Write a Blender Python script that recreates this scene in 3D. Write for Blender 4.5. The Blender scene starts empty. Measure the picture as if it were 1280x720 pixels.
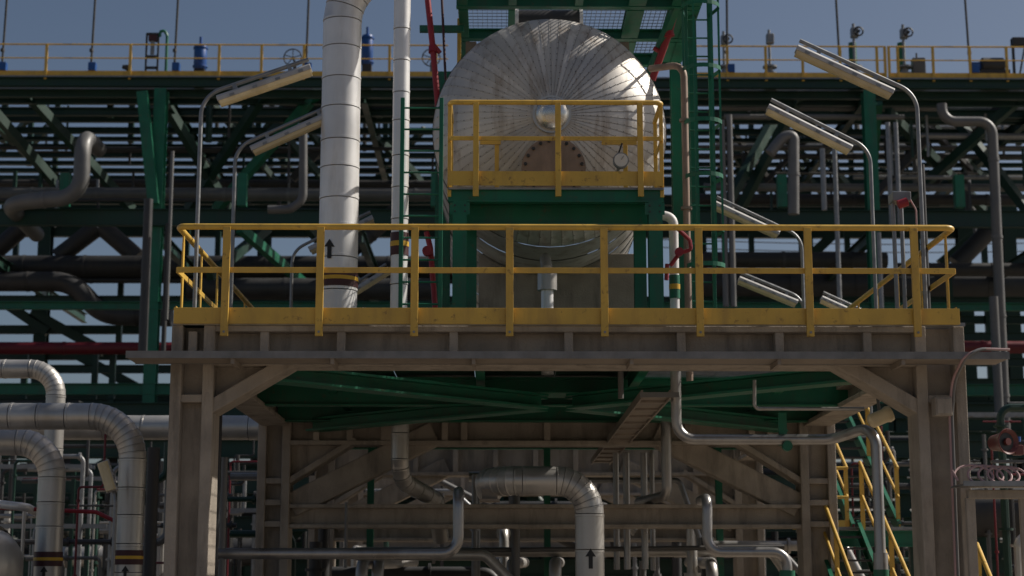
import bpy, bmesh, math, random
from mathutils import Vector, Matrix
random.seed(7)
S = bpy.context.scene
COL = S.collection
# ------------------------------------------------------------------ camera
F = 2100.0                                   # focal length in 1280-wide pixels
T = math.atan(375 / F)                       # upward tilt
A = math.atan(19 / F)                        # slight turn to the right
EYE = Vector((0, 0, 1.6))
FW = Vector((math.sin(A) * math.cos(T), math.cos(A) * math.cos(T), math.sin(T)))
RT = Vector((math.cos(A), -math.sin(A), 0))
UP = RT.cross(FW)
cd = bpy.data.cameras.new('camera'); cam = bpy.data.objects.new('camera', cd); COL.objects.link(cam)
cam.matrix_world = Matrix(((RT.x, UP.x, -FW.x, EYE.x), (RT.y, UP.y, -FW.y, EYE.y), (RT.z, UP.z, -FW.z, EYE.z), (0, 0, 0, 1)))
cd.sensor_width = 36; cd.lens = 36 * F / 1280; cd.clip_end = 3000
cd.dof.use_dof = True; cd.dof.focus_distance = 19.4; cd.dof.aperture_fstop = 1.7
S.camera = cam
# ------------------------------------------------------------------ sky, sun, exposure
SUN = Vector((0.70, 0.20, 0.68)).normalized()
w = bpy.data.worlds.new('World'); S.world = w; w.use_nodes = True
nt = w.node_tree; bg = nt.nodes['Background']
sky = nt.nodes.new('ShaderNodeTexSky'); sky.sky_type = 'NISHITA'; sky.sun_disc = False
sky.sun_elevation = math.asin(SUN.z); sky.sun_rotation = math.atan2(SUN.x, SUN.y)
sky.altitude = 0; sky.air_density = 0.85; sky.dust_density = 2.2; sky.ozone_density = 0.6
nt.links.new(sky.outputs[0], bg.inputs[0]); bg.inputs[1].default_value = 0.06
sd = bpy.data.lights.new('sun', 'SUN'); sd.energy = 5.0; sd.angle = math.radians(0.53); sd.color = (1, 0.94, 0.85)
so = bpy.data.objects.new('sun', sd); COL.objects.link(so); so.rotation_euler = SUN.to_track_quat('Z', 'Y').to_euler()
S.view_settings.view_transform = 'Standard'; S.view_settings.look = 'None'
S.view_settings.gamma = 1; S.view_settings.use_curve_mapping = False
S.view_settings.exposure = -0.05
S.cycles.max_bounces = 6; S.cycles.diffuse_bounces = 3; S.cycles.glossy_bounces = 3

def W(x, y, Y):
    """world point seen at photo pixel x,y and standing at distance Y"""
    d = FW + RT * ((x - 640) / F) + UP * ((360 - y) / F)
    return EYE + d * (Y / d.y)
def ZZ(y, Y): return W(640, y, Y).z
def XX(x, Y, y=560): return W(x, y, Y).x
# ------------------------------------------------------------------ materials
def mat(name, col, rough=0.5, metal=0.0, var=0.12, scale=3.0, dirt=None, dirt_amt=0.0, streak=False, bump=0.0, rvar=0.1, objvar=0.0, bscale=40, rust=0.0):
    m = bpy.data.materials.new(name); m.use_nodes = True
    n = m.node_tree.nodes; l = m.node_tree.links; b = n['Principled BSDF']
    tc = n.new('ShaderNodeTexCoord'); geo = n.new('ShaderNodeNewGeometry')
    mp = n.new('ShaderNodeMapping'); l.new(geo.outputs['Position'], mp.inputs[0])
    nz = n.new('ShaderNodeTexNoise'); nz.inputs['Scale'].default_value = scale; nz.inputs['Detail'].default_value = 6
    l.new(mp.outputs[0], nz.inputs['Vector'])
    r = n.new('ShaderNodeMapRange'); l.new(nz.outputs['Fac'], r.inputs[0])
    r.inputs[1].default_value = 0.3; r.inputs[2].default_value = 0.7; r.inputs[3].default_value = 1 - var; r.inputs[4].default_value = 1 + var
    mx = n.new('ShaderNodeMix'); mx.data_type = 'RGBA'; mx.blend_type = 'MULTIPLY'; mx.inputs[0].default_value = 1
    mx.inputs['A'].default_value = (*col, 1); l.new(r.outputs[0], mx.inputs['B'])
    out = mx.outputs['Result']
    if objvar:
        oi = n.new('ShaderNodeObjectInfo'); r2 = n.new('ShaderNodeMapRange'); l.new(oi.outputs['Random'], r2.inputs[0])
        r2.inputs[3].default_value = 1 - objvar; r2.inputs[4].default_value = 1 + objvar * 0.5
        m2 = n.new('ShaderNodeMix'); m2.data_type = 'RGBA'; m2.blend_type = 'MULTIPLY'; m2.inputs[0].default_value = 1
        l.new(out, m2.inputs['A']); l.new(r2.outputs[0], m2.inputs['B']); out = m2.outputs['Result']
    if rust:
        n5 = n.new('ShaderNodeTexNoise'); n5.inputs['Scale'].default_value = 9; n5.inputs['Detail'].default_value = 9; n5.inputs['Roughness'].default_value = 0.7; l.new(geo.outputs['Position'], n5.inputs['Vector'])
        r5 = n.new('ShaderNodeMapRange'); l.new(n5.outputs['Fac'], r5.inputs[0]); r5.inputs[1].default_value = 0.585; r5.inputs[2].default_value = 0.66; r5.inputs[3].default_value = 0; r5.inputs[4].default_value = rust
        m5 = n.new('ShaderNodeMix'); m5.data_type = 'RGBA'; l.new(r5.outputs[0], m5.inputs[0]); l.new(out, m5.inputs['A']); m5.inputs['B'].default_value = (0.13, 0.06, 0.028, 1)
        out = m5.outputs['Result']
    if dirt:
        mp2 = n.new('ShaderNodeMapping'); l.new(geo.outputs['Position'], mp2.inputs[0])
        mp2.inputs['Scale'].default_value = (3, 3, 0.5) if streak else (1.3, 1.3, 1.3)
        n2 = n.new('ShaderNodeTexNoise'); n2.inputs['Scale'].default_value = 1.6; n2.inputs['Detail'].default_value = 8; n2.inputs['Roughness'].default_value = 0.65
        l.new(mp2.outputs[0], n2.inputs['Vector'])
        r3 = n.new('ShaderNodeMapRange'); l.new(n2.outputs['Fac'], r3.inputs[0])
        r3.inputs[1].default_value = 0.5; r3.inputs[2].default_value = 0.72; r3.inputs[3].default_value = 0; r3.inputs[4].default_value = dirt_amt
        m3 = n.new('ShaderNodeMix'); m3.data_type = 'RGBA'; l.new(r3.outputs[0], m3.inputs[0]); l.new(out, m3.inputs['A']); m3.inputs['B'].default_value = (*dirt, 1)
        out = m3.outputs['Result']
    l.new(out, b.inputs['Base Color'])
    b.inputs['Metallic'].default_value = metal
    rr = n.new('ShaderNodeMapRange'); l.new(nz.outputs['Fac'], rr.inputs[0])
    rr.inputs[1].default_value = 0.3; rr.inputs[2].default_value = 0.7; rr.inputs[3].default_value = max(0.02, rough - rvar); rr.inputs[4].default_value = min(1, rough + rvar)
    l.new(rr.outputs[0], b.inputs['Roughness'])
    if bump:
        n3 = n.new('ShaderNodeTexNoise'); n3.inputs['Scale'].default_value = bscale; n3.inputs['Detail'].default_value = 5; l.new(geo.outputs['Position'], n3.inputs['Vector'])
        bp = n.new('ShaderNodeBump'); bp.inputs['Strength'].default_value = bump; bp.inputs['Distance'].default_value = 0.02
        l.new(n3.outputs['Fac'], bp.inputs['Height']); l.new(bp.outputs[0], b.inputs['Normal'])
    return m
M = {}
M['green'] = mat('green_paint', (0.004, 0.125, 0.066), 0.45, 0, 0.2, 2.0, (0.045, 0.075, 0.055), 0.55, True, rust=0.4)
M['dgreen'] = mat('shade_toned_green_paint', (0.004, 0.034, 0.021), 0.5, 0, 0.2, 1.2, (0.02, 0.03, 0.022), 0.5, True)  # the same green darkened: shade of the rack put into the base colour
M['yellow'] = mat('yellow_paint', (0.62, 0.385, 0.065), 0.42, 0, 0.12, 3.0, (0.34, 0.20, 0.06), 0.5, True, 0.05, rust=0.6)
M['conc'] = mat('fireproofing_mortar', (0.335, 0.288, 0.235), 0.85, 0, 0.2, 2.2, (0.13, 0.113, 0.095), 0.75, True, 0.4, 0.05)
M['alu'] = mat('aluminium_cladding', (0.50, 0.48, 0.45), 0.38, 0.6, 0.10, 2.5, (0.34, 0.30, 0.25), 0.45, True, 0.04, 0.08, 0.14, 6)
M['alup'] = mat('pale_cladding', (0.76, 0.75, 0.74), 0.42, 0.35, 0.08, 2.0, (0.42, 0.37, 0.31), 0.4, True, 0.03, 0.06, 0.10, 6)
M['head'] = mat('vessel_cladding', (0.56, 0.53, 0.49), 0.52, 0.55, 0.2, 1.1, (0.25, 0.18, 0.12), 0.8, True, 0.08, 0.10, 0.16, 4)
M['galv'] = mat('galvanised_steel', (0.25, 0.255, 0.26), 0.45, 0.6, 0.18, 9.0, (0.22, 0.2, 0.17), 0.4, True)
M['grey'] = mat('grey_pipe_paint', (0.145, 0.143, 0.14), 0.5, 0.2, 0.15, 2.0, (0.16, 0.14, 0.11), 0.5, True, 0, 0.1, 0.2)
M['dgrey'] = mat('dark_grey_steel', (0.045, 0.045, 0.046), 0.55, 0.2, 0.2, 2.0, (0.06, 0.05, 0.04), 0.5, True, 0, 0.1, 0.35)
M['tan'] = mat('tan_primer_steel', (0.24, 0.20, 0.16), 0.7, 0, 0.15, 2.5, (0.17, 0.13, 0.10), 0.5, True)
M['red'] = mat('red_paint', (0.29, 0.014, 0.024), 0.45, 0, 0.15, 3.0, (0.12, 0.02, 0.02), 0.4, True)
M['maroon'] = mat('maroon_band', (0.055, 0.012, 0.014), 0.5)
M['bandy'] = mat('yellow_band', (0.65, 0.38, 0.03), 0.5)
M['black'] = mat('black_paint', (0.012, 0.012, 0.013), 0.5)
M['cream'] = mat('cream_lamp_cover', (0.66, 0.55, 0.34), 0.35, 0, 0.12, 6.0, (0.36, 0.26, 0.13), 0.65, False, objvar=0.25)
M['lampg'] = mat('lamp_housing_grey', (0.42, 0.41, 0.40), 0.5, 0.1, 0.1, 6.0, (0.25, 0.2, 0.15), 0.4)
M['blue'] = mat('blue_paint', (0.012, 0.07, 0.26), 0.4, 0, 0.12, 4.0)
M['pink'] = mat('pink_cable_sheath', (0.40, 0.25, 0.24), 0.5, 0, 0.1)
M['horn'] = mat('horn_red_plastic', (0.15, 0.04, 0.033), 0.45, 0, 0.1)
M['brownst'] = mat('brown_steel_cover', (0.28, 0.205, 0.16), 0.6, 0.2, 0.15, 5, (0.13, 0.09, 0.06), 0.6, True)
M['mirror'] = mat('polished_cap', (0.62, 0.61, 0.58), 0.26, 0.8, 0.05, 4.0, (0.4, 0.35, 0.3), 0.3, False, 0.03, 0.04, 0, 6)
M['white'] = mat('white_paint', (0.72, 0.71, 0.69), 0.45, 0, 0.06, 4, (0.45, 0.4, 0.33), 0.4, True)
M['tray'] = mat('tray_steel', (0.19, 0.185, 0.18), 0.5, 0.3, 0.2, 6.0, (0.12, 0.10, 0.08), 0.5, True)
M['spipe'] = mat('bare_steel_pipe', (0.36, 0.35, 0.34), 0.36, 0.8, 0.14, 3.0, (0.2, 0.17, 0.14), 0.5, True, 0.03, 0.1, 0.1, 8)
M['dred'] = mat('dark_red_paint', (0.14, 0.008, 0.016), 0.5, 0, 0.2, 2.0)
M['gloss'] = mat('gloss_black', (0.02, 0.02, 0.022), 0.15, 0, 0.1)
M['ground'] = mat('sandy_concrete', (0.23, 0.19, 0.15), 0.9, 0, 0.2, 0.25, (0.19, 0.16, 0.125), 0.6, False, 0.3)
# ------------------------------------------------------------------ mesh helpers
def link(o, parent=None):
    COL.objects.link(o)
    if parent is not None:
        o.parent = parent
        if parent.type == 'EMPTY': o.location = -parent.location
    return o
def mesh(name, v, f, m, parent=None, smooth=False, kind=None, sharp=None):
    me = bpy.data.meshes.new(name); me.from_pydata([tuple(p) for p in v], [], f)
    if smooth:
        me.shade_smooth()
        if sharp: me.set_sharp_from_angle(angle=math.radians(sharp))
    me.materials.append(M[m] if isinstance(m, str) else m)
    o = link(bpy.data.objects.new(name, me), parent)
    if kind: o['kind'] = kind
    return o
def thing(name, label, cat, loc, group=None):
    o = bpy.data.objects.new(name, None); COL.objects.link(o); o.location = loc; o.empty_display_size = 0.2
    o['label'] = label; o['category'] = cat
    if group: o['group'] = group
    return o
def tag(o, label, cat, group=None):
    o['label'] = label; o['category'] = cat
    if group: o['group'] = group
    return o
def frame(p0, p1, up=None):
    t = (p1 - p0).normalized()
    u = Vector(up) if up is not None else Vector((0, 0, 1))
    if abs(t.dot(u)) > 0.98: u = Vector((1, 0, 0)) if abs(t.x) < 0.9 else Vector((0, 1, 0))
    s = t.cross(u).normalized(); u = s.cross(t).normalized()
    return t, s, u
def bevel_mesh(me, w):
    bm = bmesh.new(); bm.from_mesh(me)
    es = [e for e in bm.edges if len(e.link_faces) == 2 and e.calc_face_angle(0) > 0.6]
    bmesh.ops.bevel(bm, geom=es, offset=w, segments=1, profile=0.5, affect='EDGES'); bm.to_mesh(me); bm.free()
def extr(name, prof, p0, p1, m, parent=None, up=None, bev=0.0, smooth=False):
    """extrude a closed (side, up) profile from p0 to p1"""
    p0, p1 = Vector(p0), Vector(p1); t, s, u = frame(p0, p1, up); n = len(prof)
    v = [p0 + s * a + u * b for a, b in prof] + [p1 + s * a + u * b for a, b in prof]
    f = [(i, (i + 1) % n, n + (i + 1) % n, n + i) for i in range(n)] + [tuple(range(n - 1, -1, -1)), tuple(range(n, 2 * n))]
    o = mesh(name, v, f, m, parent)
    bm = bmesh.new(); bm.from_mesh(o.data); bmesh.ops.recalc_face_normals(bm, faces=bm.faces)
    if bev:
        es = [e for e in bm.edges if e.calc_face_angle(0) > 0.6]
        bmesh.ops.bevel(bm, geom=es, offset=bev, segments=2, profile=0.5, affect='EDGES')
    bm.to_mesh(o.data); bm.free()
    return o
def ibeam(name, p0, p1, h, b, m, parent=None, tf=0.02, tw=0.014, up=None, bev=0.0):
    H, B, q = h / 2, b / 2, tw / 2
    pr = [(-B, -H), (B, -H), (B, -H + tf), (q, -H + tf), (q, H - tf), (B, H - tf), (B, H), (-B, H), (-B, H - tf), (-q, H - tf), (-q, -H + tf), (-B, -H + tf)]
    return extr(name, pr, p0, p1, m, parent, up, bev)
def bar(name, p0, p1, w_, h_, m, parent=None, up=None, bev=0.0):
    return extr(name, [(-w_ / 2, -h_ / 2), (w_ / 2, -h_ / 2), (w_ / 2, h_ / 2), (-w_ / 2, h_ / 2)], p0, p1, m, parent, up, bev)
def box(name, a, b, m, parent=None, bev=0.0):
    a, b = Vector(a), Vector(b); c = (a + b) / 2
    return bar(name, (a.x, c.y, c.z), (b.x, c.y, c.z), abs(b.y - a.y), abs(b.z - a.z), m, parent, None, bev)
def channel(name, p0, p1, h, b, m, parent=None, t=0.012, up=None):
    H = h / 2
    return extr(name, [(0, -H), (b, -H), (b, -H + t), (t, -H + t), (t, H - t), (b, H - t), (b, H), (0, H)], p0, p1, m, parent, up)
def fillet(pts, R, n=8):
    pts = [Vector(p) for p in pts]; out = [[(pts[0], 0)]]; segs = []      # list of (points, is_arc)
    cur = pts[0]
    for i in range(1, len(pts) - 1):
        a, b, c = pts[i - 1], pts[i], pts[i + 1]
        d0 = (b - a).normalized(); d1 = (c - b).normalized(); th = d0.angle(d1)
        if th < 1e-3: continue
        L = min(R * math.tan(th / 2), (b - a).length * 0.49 if i > 1 else (b - a).length * 0.98, (c - b).length * (0.49 if i < len(pts) - 2 else 0.98))
        r = L / math.tan(th / 2)
        s = b - d0 * L; e = b + d1 * L
        segs.append(([cur, s], False))
        ax = d0.cross(d1).normalized(); ctr = s + ax.cross(d0) * r
        segs.append(([ctr + Matrix.Rotation(th * k / n, 3, ax) @ (s - ctr) for k in range(n + 1)], True))
        cur = e
    segs.append(([cur, pts[-1]], False))
    return segs
def sweep(name, pts, rad, m, parent=None, ns=14, caps=True, sharp=40, tans=None):
    pts = [Vector(p) for p in pts]; n = len(pts)
    if not isinstance(rad, (list, tuple)): rad = [rad] * n
    v = []; f = []; pu = None
    for i, p in enumerate(pts):
        a = pts[max(i - 1, 0)]; b = pts[min(i + 1, n - 1)]
        if (b - a).length < 1e-9: t = Vector((0, 0, 1))
        else: t = (b - a).normalized()
        if i > 0 and i < n - 1:
            d0 = (p - a); d1 = (b - p)
            if d0.length > 1e-9 and d1.length > 1e-9: t = (d0.normalized() + d1.normalized()).normalized()
        if tans is not None: t = tans[i]
        if pu is None:
            pu = Vector((0, 0, 1)) if abs(t.z) < 0.9 else Vector((1, 0, 0))
        s = t.cross(pu).normalized(); u = s.cross(t).normalized(); pu = u
        for k in range(ns):
            q = 2 * math.pi * k / ns; v.append(p + (s * math.cos(q) + u * math.sin(q)) * rad[i])
    for i in range(n - 1):
        for k in range(ns):
            f.append((i * ns + k, i * ns + (k + 1) % ns, (i + 1) * ns + (k + 1) % ns, (i + 1) * ns + k))
    if caps: f += [tuple(range(ns - 1, -1, -1)), tuple(range((n - 1) * ns, n * ns))]
    return mesh(name, v, f, m, parent, True, None, sharp)
def tube(name, pts, r, m, parent=None, R=None, ns=12, n=6):
    P = []
    for sg, arc in fillet(pts, R if R else r * 3, n):
        for p in sg:
            if not P or (p - P[-1]).length > 1e-5: P.append(p)
    return sweep(name, P, r, m, parent, ns)
def clad(root, pts, r, m, R=None, L=0.9, ng=7, ns=28, lip=0.005):
    """insulated pipe: every cladding sheet between two laps is a piece of its own"""
    def section(a, b, t0, t1, nm, chord):
        D = (b - a).length; g = min(.006, D * .04); l = min(.03, D * .14)
        P = [a + t0 * g, a + t0 * g * 1.05, a + t0 * (g + l), a + t0 * (g + l + .002), b - t1 * g, b - t1 * g * .95]
        sweep(nm, P, [r - .014, r + lip, r + lip, r, r, r - .014], m, root, ns, True, 35, [t0, t0, t0, t0.lerp(t1, .1).normalized(), t1, t1])
    segs = fillet(pts, R if R else r * 3, ng)
    for sg, arc in segs:
        if arc:
            n = len(sg) - 1; d0 = (sg[1] - sg[0]).normalized(); d1 = (sg[-1] - sg[-2]).normalized(); ax = d0.cross(d1).normalized(); th = d0.angle(d1) * n / (n - 1)
            q = Matrix.Rotation(-th / n / 2, 3, ax) @ d0
            for k in range(n):
                section(sg[k], sg[k + 1], Matrix.Rotation(th * k / n, 3, ax) @ q, Matrix.Rotation(th * (k + 1) / n, 3, ax) @ q, 'elbow_gore', True)
        else:
            a, b = sg; D = (b - a).length
            if D < 0.02: continue
            n = max(1, round(D / L)); d = (b - a).normalized()
            cuts = [0] + [(k + random.uniform(-0.08, 0.08)) / n for k in range(1, n)] + [1]
            for k in range(n): section(a.lerp(b, cuts[k]), a.lerp(b, cuts[k + 1]), d, d, 'cladding_sheet', False)
def lathe(name, c, axis, prof, m, parent=None, ns=28, sharp=40):
    c = Vector(c); a = Vector(axis).normalized()
    return sweep(name, [c + a * d for d, r_ in prof], [r_ for d, r_ in prof], m, parent, ns, True, sharp, [a] * len(prof))
def band(root, p, axis, r, L, m, name='marking_band'):
    p = Vector(p); ax = Vector(axis).normalized()
    return sweep(name, [p - ax * L / 2, p + ax * L / 2], r, m, root, 28)
def colour_band(root, x, y0, y1, y, r, base='maroon', stripe='bandy'):
    """dark band with a bright stripe round a vertical pipe at x,y (plan), between heights y0,y1"""
    h = y1 - y0; c = Vector((x, y, (y0 + y1) / 2))
    b = band(root, c, (0, 0, 1), r + 0.009, h, base)
    band(b, c, (0, 0, 1), r + 0.012, h * 0.22, stripe, 'stripe')
def arrow(root, x, z, y, h, m='black', r=0.2):
    """painted arrow pointing up, wrapped on the camera side of a vertical pipe"""
    pr = [(-.1, 0), (.1, 0), (.1, .6), (.26, .6), (0, 1), (-.26, .6), (-.1, .6)]
    def P(a, b, d):
        th = a * h / r; return (x + math.sin(th) * (r + d), y - math.cos(th) * (r + d), z + b * h)
    n = len(pr)
    v = [P(a, b, .010) for a, b in pr] + [P(a, b, .006) for a, b in pr]
    f = [tuple(range(n)), tuple(range(2 * n - 1, n - 1, -1))] + [(i, n + i, n + (i + 1) % n, (i + 1) % n) for i in range(n)]
    return mesh('flow_arrow', v, f, m, root)
def disc(name, c, axis, r, t, m, parent=None, ns=24):
    c = Vector(c); a = Vector(axis).normalized(); return sweep(name, [c - a * t / 2, c + a * t / 2], r, m, parent, ns)
def flange(root, c, axis, r, t=0.05, m='grey', nb=0):
    return disc('flange', c, axis, r, t, m, root)
def grating(name, x0, x1, y0, y1, z, parent, m='galv', pitch=0.04, cross=0.12, h=0.03, t=0.005, along_y=False):
    v = []; f = []
    def bx(a, b, c, d, e, g):
        k = len(v); v.extend([(a, c, e), (b, c, e), (b, d, e), (a, d, e), (a, c, g), (b, c, g), (b, d, g), (a, d, g)])
        f.extend([(k, k + 3, k + 2, k + 1), (k + 4, k + 5, k + 6, k + 7), (k, k + 1, k + 5, k + 4), (k + 1, k + 2, k + 6, k + 5), (k + 2, k + 3, k + 7, k + 6), (k + 3, k, k + 4, k + 7)])
    if along_y:
        x = x0
        while x < x1: bx(x, x + t, y0, y1, z - h, z); x += pitch
        y = y0
        while y < y1: bx(x0, x1, y, y + t, z - 0.012, z - 0.002); y += cross
    else:
        y = y0
        while y < y1: bx(x0, x1, y, y + t, z - h, z); y += pitch
        x = x0
        while x < x1: bx(x, x + t, y0, y1, z - 0.012, z - 0.002); x += cross
    return mesh(name, v, f, m, parent, False, 'stuff')
# ------------------------------------------------------------------ ground
g = mesh('ground', [(-1500, -200, 0), (1500, -200, 0), (1500, 2500, 0), (-1500, 2500, 0)], [(0, 1, 2, 3)], 'ground'); g['kind'] = 'structure'

# ================================================================== PLATFORM FRAME (fireproofed portals)
YF, YR = 19.0, 26.3
ZD = ZZ(404, YF)                                             # top of deck
frm = thing('portal_structure', 'tan fireproofed steel portal frame carrying the yellow-railed platform', 'steel frame', (0.6, YF, 0))
def portal(Y, xo0, xi0, xi1, xo1, ztop, zbot, dep, knee, st_col, st_beam, cross=None, diag=None):
    tf = (xi0 - xo0) * 0.26
    cols = []
    for a, b in ((xo0, xi0), (xi1, xo1)):
        c = ibeam('column', ((a + b) / 2, Y + dep / 2, 0), ((a + b) / 2, Y + dep / 2, ztop), b - a, dep, 'conc', frm, tf, 0.12, (1, 0, 0), 0.012)
        for z in st_col:
            box('stiffener', (a + tf - .004, Y + 0.02, z - .045), (b - tf + .004, Y + dep / 2, z + .045), 'conc', c, 0.01)
        cols.append(c)
    bm_ = ibeam('beam', (xi0 - .004, Y + dep / 2, (ztop + zbot) / 2), (xi1 + .004, Y + dep / 2, (ztop + zbot) / 2), ztop - zbot, dep - .02, 'conc', frm, 0.07, 0.1, None, 0.01)
    for x in st_beam:
        box('stiffener', (x - .05, Y + 0.03, zbot + .066), (x + .05, Y + dep / 2, ztop - .066), 'conc', bm_, 0.01)
    kx, kz, kt = knee
    for s, xc in ((1, xi0), (-1, xi1)):
        k = bar('knee_brace', (xc + s * (kx + .12), Y + dep / 2 + .004, zbot + .09), (xc - s * .1, Y + dep / 2 + .004, zbot - kz - .06), dep - .05, kt, 'conc', frm, None, 0.012)
        yy = Y + dep / 2
        mesh('gusset_plate', [(xc, yy - .05, zbot + .01), (xc + s * kx, yy - .05, zbot + .01), (xc, yy - .05, zbot - kz), (xc, yy + .05, zbot + .01), (xc + s * kx, yy + .05, zbot + .01), (xc, yy + .05, zbot - kz)],
             [(0, 1, 2), (5, 4, 3), (0, 3, 4, 1), (1, 4, 5, 2), (2, 5, 3, 0)], 'conc', k)
    if cross:
        z1, z0 = cross
        ibeam('cross_beam', (xi0 - .004, Y + dep / 2, (z0 + z1) / 2), (xi1 + .004, Y + dep / 2, (z0 + z1) / 2), z1 - z0, dep - .06, 'conc', frm, 0.06, 0.1, None, 0.01)
    if diag:
        dx, th = diag
        for s, xc in ((1, xi0), (-1, xi1)):
            bar('diagonal_brace', (xc + s * (dx + .3), Y + dep / 2 + .05, zbot + .2), (xc - s * .0, Y + dep / 2 + .05, cross[0] - .02), dep - .14, th, 'conc', frm, None, 0.02)
# front portal
zb = ZZ(457, YF)
fx = [XX(x, YF, 600) for x in (208, 263, 1151, 1214)]
portal(YF, *fx, ZZ(407, YF), zb, 0.5, (0.78, 0.45, 0.15), [ZZ(498, YF)], [XX(x, YF, 425) for x in (240, 330, 426, 567, 711, 852, 975, 1085)])
# rear portals, evenly spaced
rx = [XX(x, YR, 600) for x in (321, 362, 1001, 1046)]
rzt, rzb = ZZ(500, YR), ZZ(556, YR)
rc = (ZZ(630, YR), ZZ(660, YR))
portal(YR, *rx, rzt, rzb, 0.5, (0.9, 0.55, 0.09), [ZZ(601, YR), ZZ(628, YR), ZZ(655, YR)], [XX(x, YR, 530) for x in (395, 437, 480, 487, 556, 580, 684, 780, 860, 940, 963)], rc, (1.95, 0.38))
for Y in (33.6, 40.9):
    portal(Y, *rx, rzt, rzb, 0.5, (0.9, 0.55, 0.09), [], [rx[1] + 0.8 * k for k in range(1, 10)], rc, (1.95, 0.38))
# longitudinal ties
for x in ((rx[0] + rx[1]) / 2, (rx[2] + rx[3]) / 2):
    for ya, yb in ((YF + .5, YR), (YR + .5, 33.6), (34.1, 40.9)):
        ibeam('longitudinal_beam', (x, ya, 4.27), (x, yb, 4.27), 0.34, 0.42, 'conc', frm, 0.07, 0.09, None, 0.01)
# green deck framing
dk = thing('platform_deck', 'green steel deck framing and grating of the raised platform', 'platform', (0.6, YF, ZD))
xl, xr = fx[0] + .02, fx[3] - .02
gz = ZD - .05 - .2
for Y in (23.7, 26.0, 28.8, 31.2):
    ibeam('deck_beam', (xl + .3, Y, gz), (xr - .3, Y, gz), 0.4, 0.2, 'green', dk, 0.02)
for k in range(4):
    x = xl + 1.4 + (xr - xl - 2.8) * k / 3
    ya = YF + .52
    for yb in (23.69, 25.99, 28.79, 31.19):
        ibeam('joist', (x, ya, gz + .07), (x, yb - .1, gz + .07), 0.22, 0.12, 'green', dk, 0.014); ya = yb + .11
zc = gz - .235
cx, cy = (xl + xr) / 2, 22.9
for a, b in (((fx[1] + .35, YF + .6), (cx - .22, cy - .06)), ((fx[2] - .35, YF + .6), (cx + .22, cy - .06)), ((fx[1] + .35, YR - .1), (cx - .22, cy + .1)), ((fx[2] - .35, YR - .1), (cx + .22, cy + .1))):
    ibeam('plan_brace', (*a, zc), (*b, zc), 0.2, 0.3, 'green', dk, 0.03)
box('gusset_plate', (cx - .34, cy - .3, zc + .095), (cx + .34, cy + .3, zc + .11), 'green', dk)
box('edge_plate', (xl - .02, YF - .06, ZD - .035), (xr + .02, YF - .03, ZD + .004), 'galv', dk)
gx = [xl + (xr - xl) * k / 8 for k in range(9)]
for i in range(8):
    for y0, y1 in ((YF, 21.4), (21.41, 24.2), (24.21, 27.6), (27.61, 31.4)):
        if (i >= 5 and y0 < 24) or (i == 2 and y0 < 20): grating('grating_panel', gx[i] + .006, gx[i + 1] - .006, y0, y1, ZD, dk, pitch=.05, t=.004, h=.025, cross=0.2)
        else: box('deck_plate', (gx[i] + .006, y0, ZD - .012), (gx[i + 1] - .006, y1, ZD), 'dgreen', dk)
# cable tray along the front edge
ty = 18.45; tz1, tz0 = ZZ(439, ty), ZZ(448, ty)
t0, t1 = XX(157, ty, 444), XX(1262, ty, 444)
tr = thing('cable_tray', 'long galvanised cable tray running across the front of the platform beam', 'cable tray', ((t0 + t1) / 2, ty, tz0))
box('side_rail', (t0, ty, tz0), (t1, ty + .02, tz1), 'tray', tr); box('side_rail', (t0, ty + .5, tz0), (t1, ty + .52, tz1), 'tray', tr)
box('tray_bottom', (t0 + .01, ty + .021, tz0 + .004), (t1 - .01, ty + .499, tz0 + .012), 'tan', tr)
for x in (290, 415, 592, 790, 975, 1130):
    X = XX(x, ty, 450); box('hanger_bracket', (X - .02, ty + .03, tz0 - .06), (X + .02, ty + .56, tz0 + .002), 'tan', tr)
# ================================================================== RAILINGS
def post(root, x, y, z0, z1, w_=0.075, t=0.03, m='yellow', name='post'):
    return box(name, (x - w_ / 2, y - t / 2, z0), (x + w_ / 2, y + t / 2, z1), m, root, 0.004)
ry = YF - .10
rt, rm = ZZ(284, ry), ZZ(338, ry)
ze0, ze1 = ZZ(405, ry), ZZ(385, ry)
ra, rb = XX(221, ry, 340), XX(1194, ry, 340)
rail = thing('guard_railing', 'long yellow guard railing around the front edge of the platform', 'railing', ((ra + rb) / 2, ry, ZD))
tube('top_rail', [(ra + .03, ry + 7, rt), (ra, ry, rt), (rb, ry, rt), (rb - .03, ry + 7, rt)], 0.036, 'yellow', rail, 0.09, 10, 5)
box('mid_rail', (ra, ry - .012, rm - .032), (rb, ry + .012, rm + .032), 'yellow', rail, 0.004)
for x in (ra, rb):
    s = 1 if x == ra else -1
    box('mid_rail', (x - .012 , ry + .013, rm - .032), (x + .012, ry + 7, rm + .032), 'yellow', rail, 0.004)
    for k in range(6):
        y = ry + .35 + 1.2 * k
        o = bar('post', (x, y, ZD - .1), (x, y, rt - .12), 0.075, 0.02, 'yellow', rail, (1, 0, 0), 0.004)
        bar('post_tip', (x, y, rt - .125), (x, y, rt - .02), 0.05, 0.02, 'yellow', o, (1, 0, 0), 0.004)
    box('toe_board', (x - .006, ry + .02, ZD + .005), (x + .006, ry + 7, ZD + .18), 'yellow', rail)
bounds = [ra - .02] + [XX(x, ry, 395) for x in (400, 637, 873, 1143)] + [rb + .03]
for a, b in zip(bounds, bounds[1:]):
    box('toe_board', (a + .002, ry - .006, ze0), (b - .002, ry + .006, ze1), 'yellow', rail, 0.003)
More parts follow.
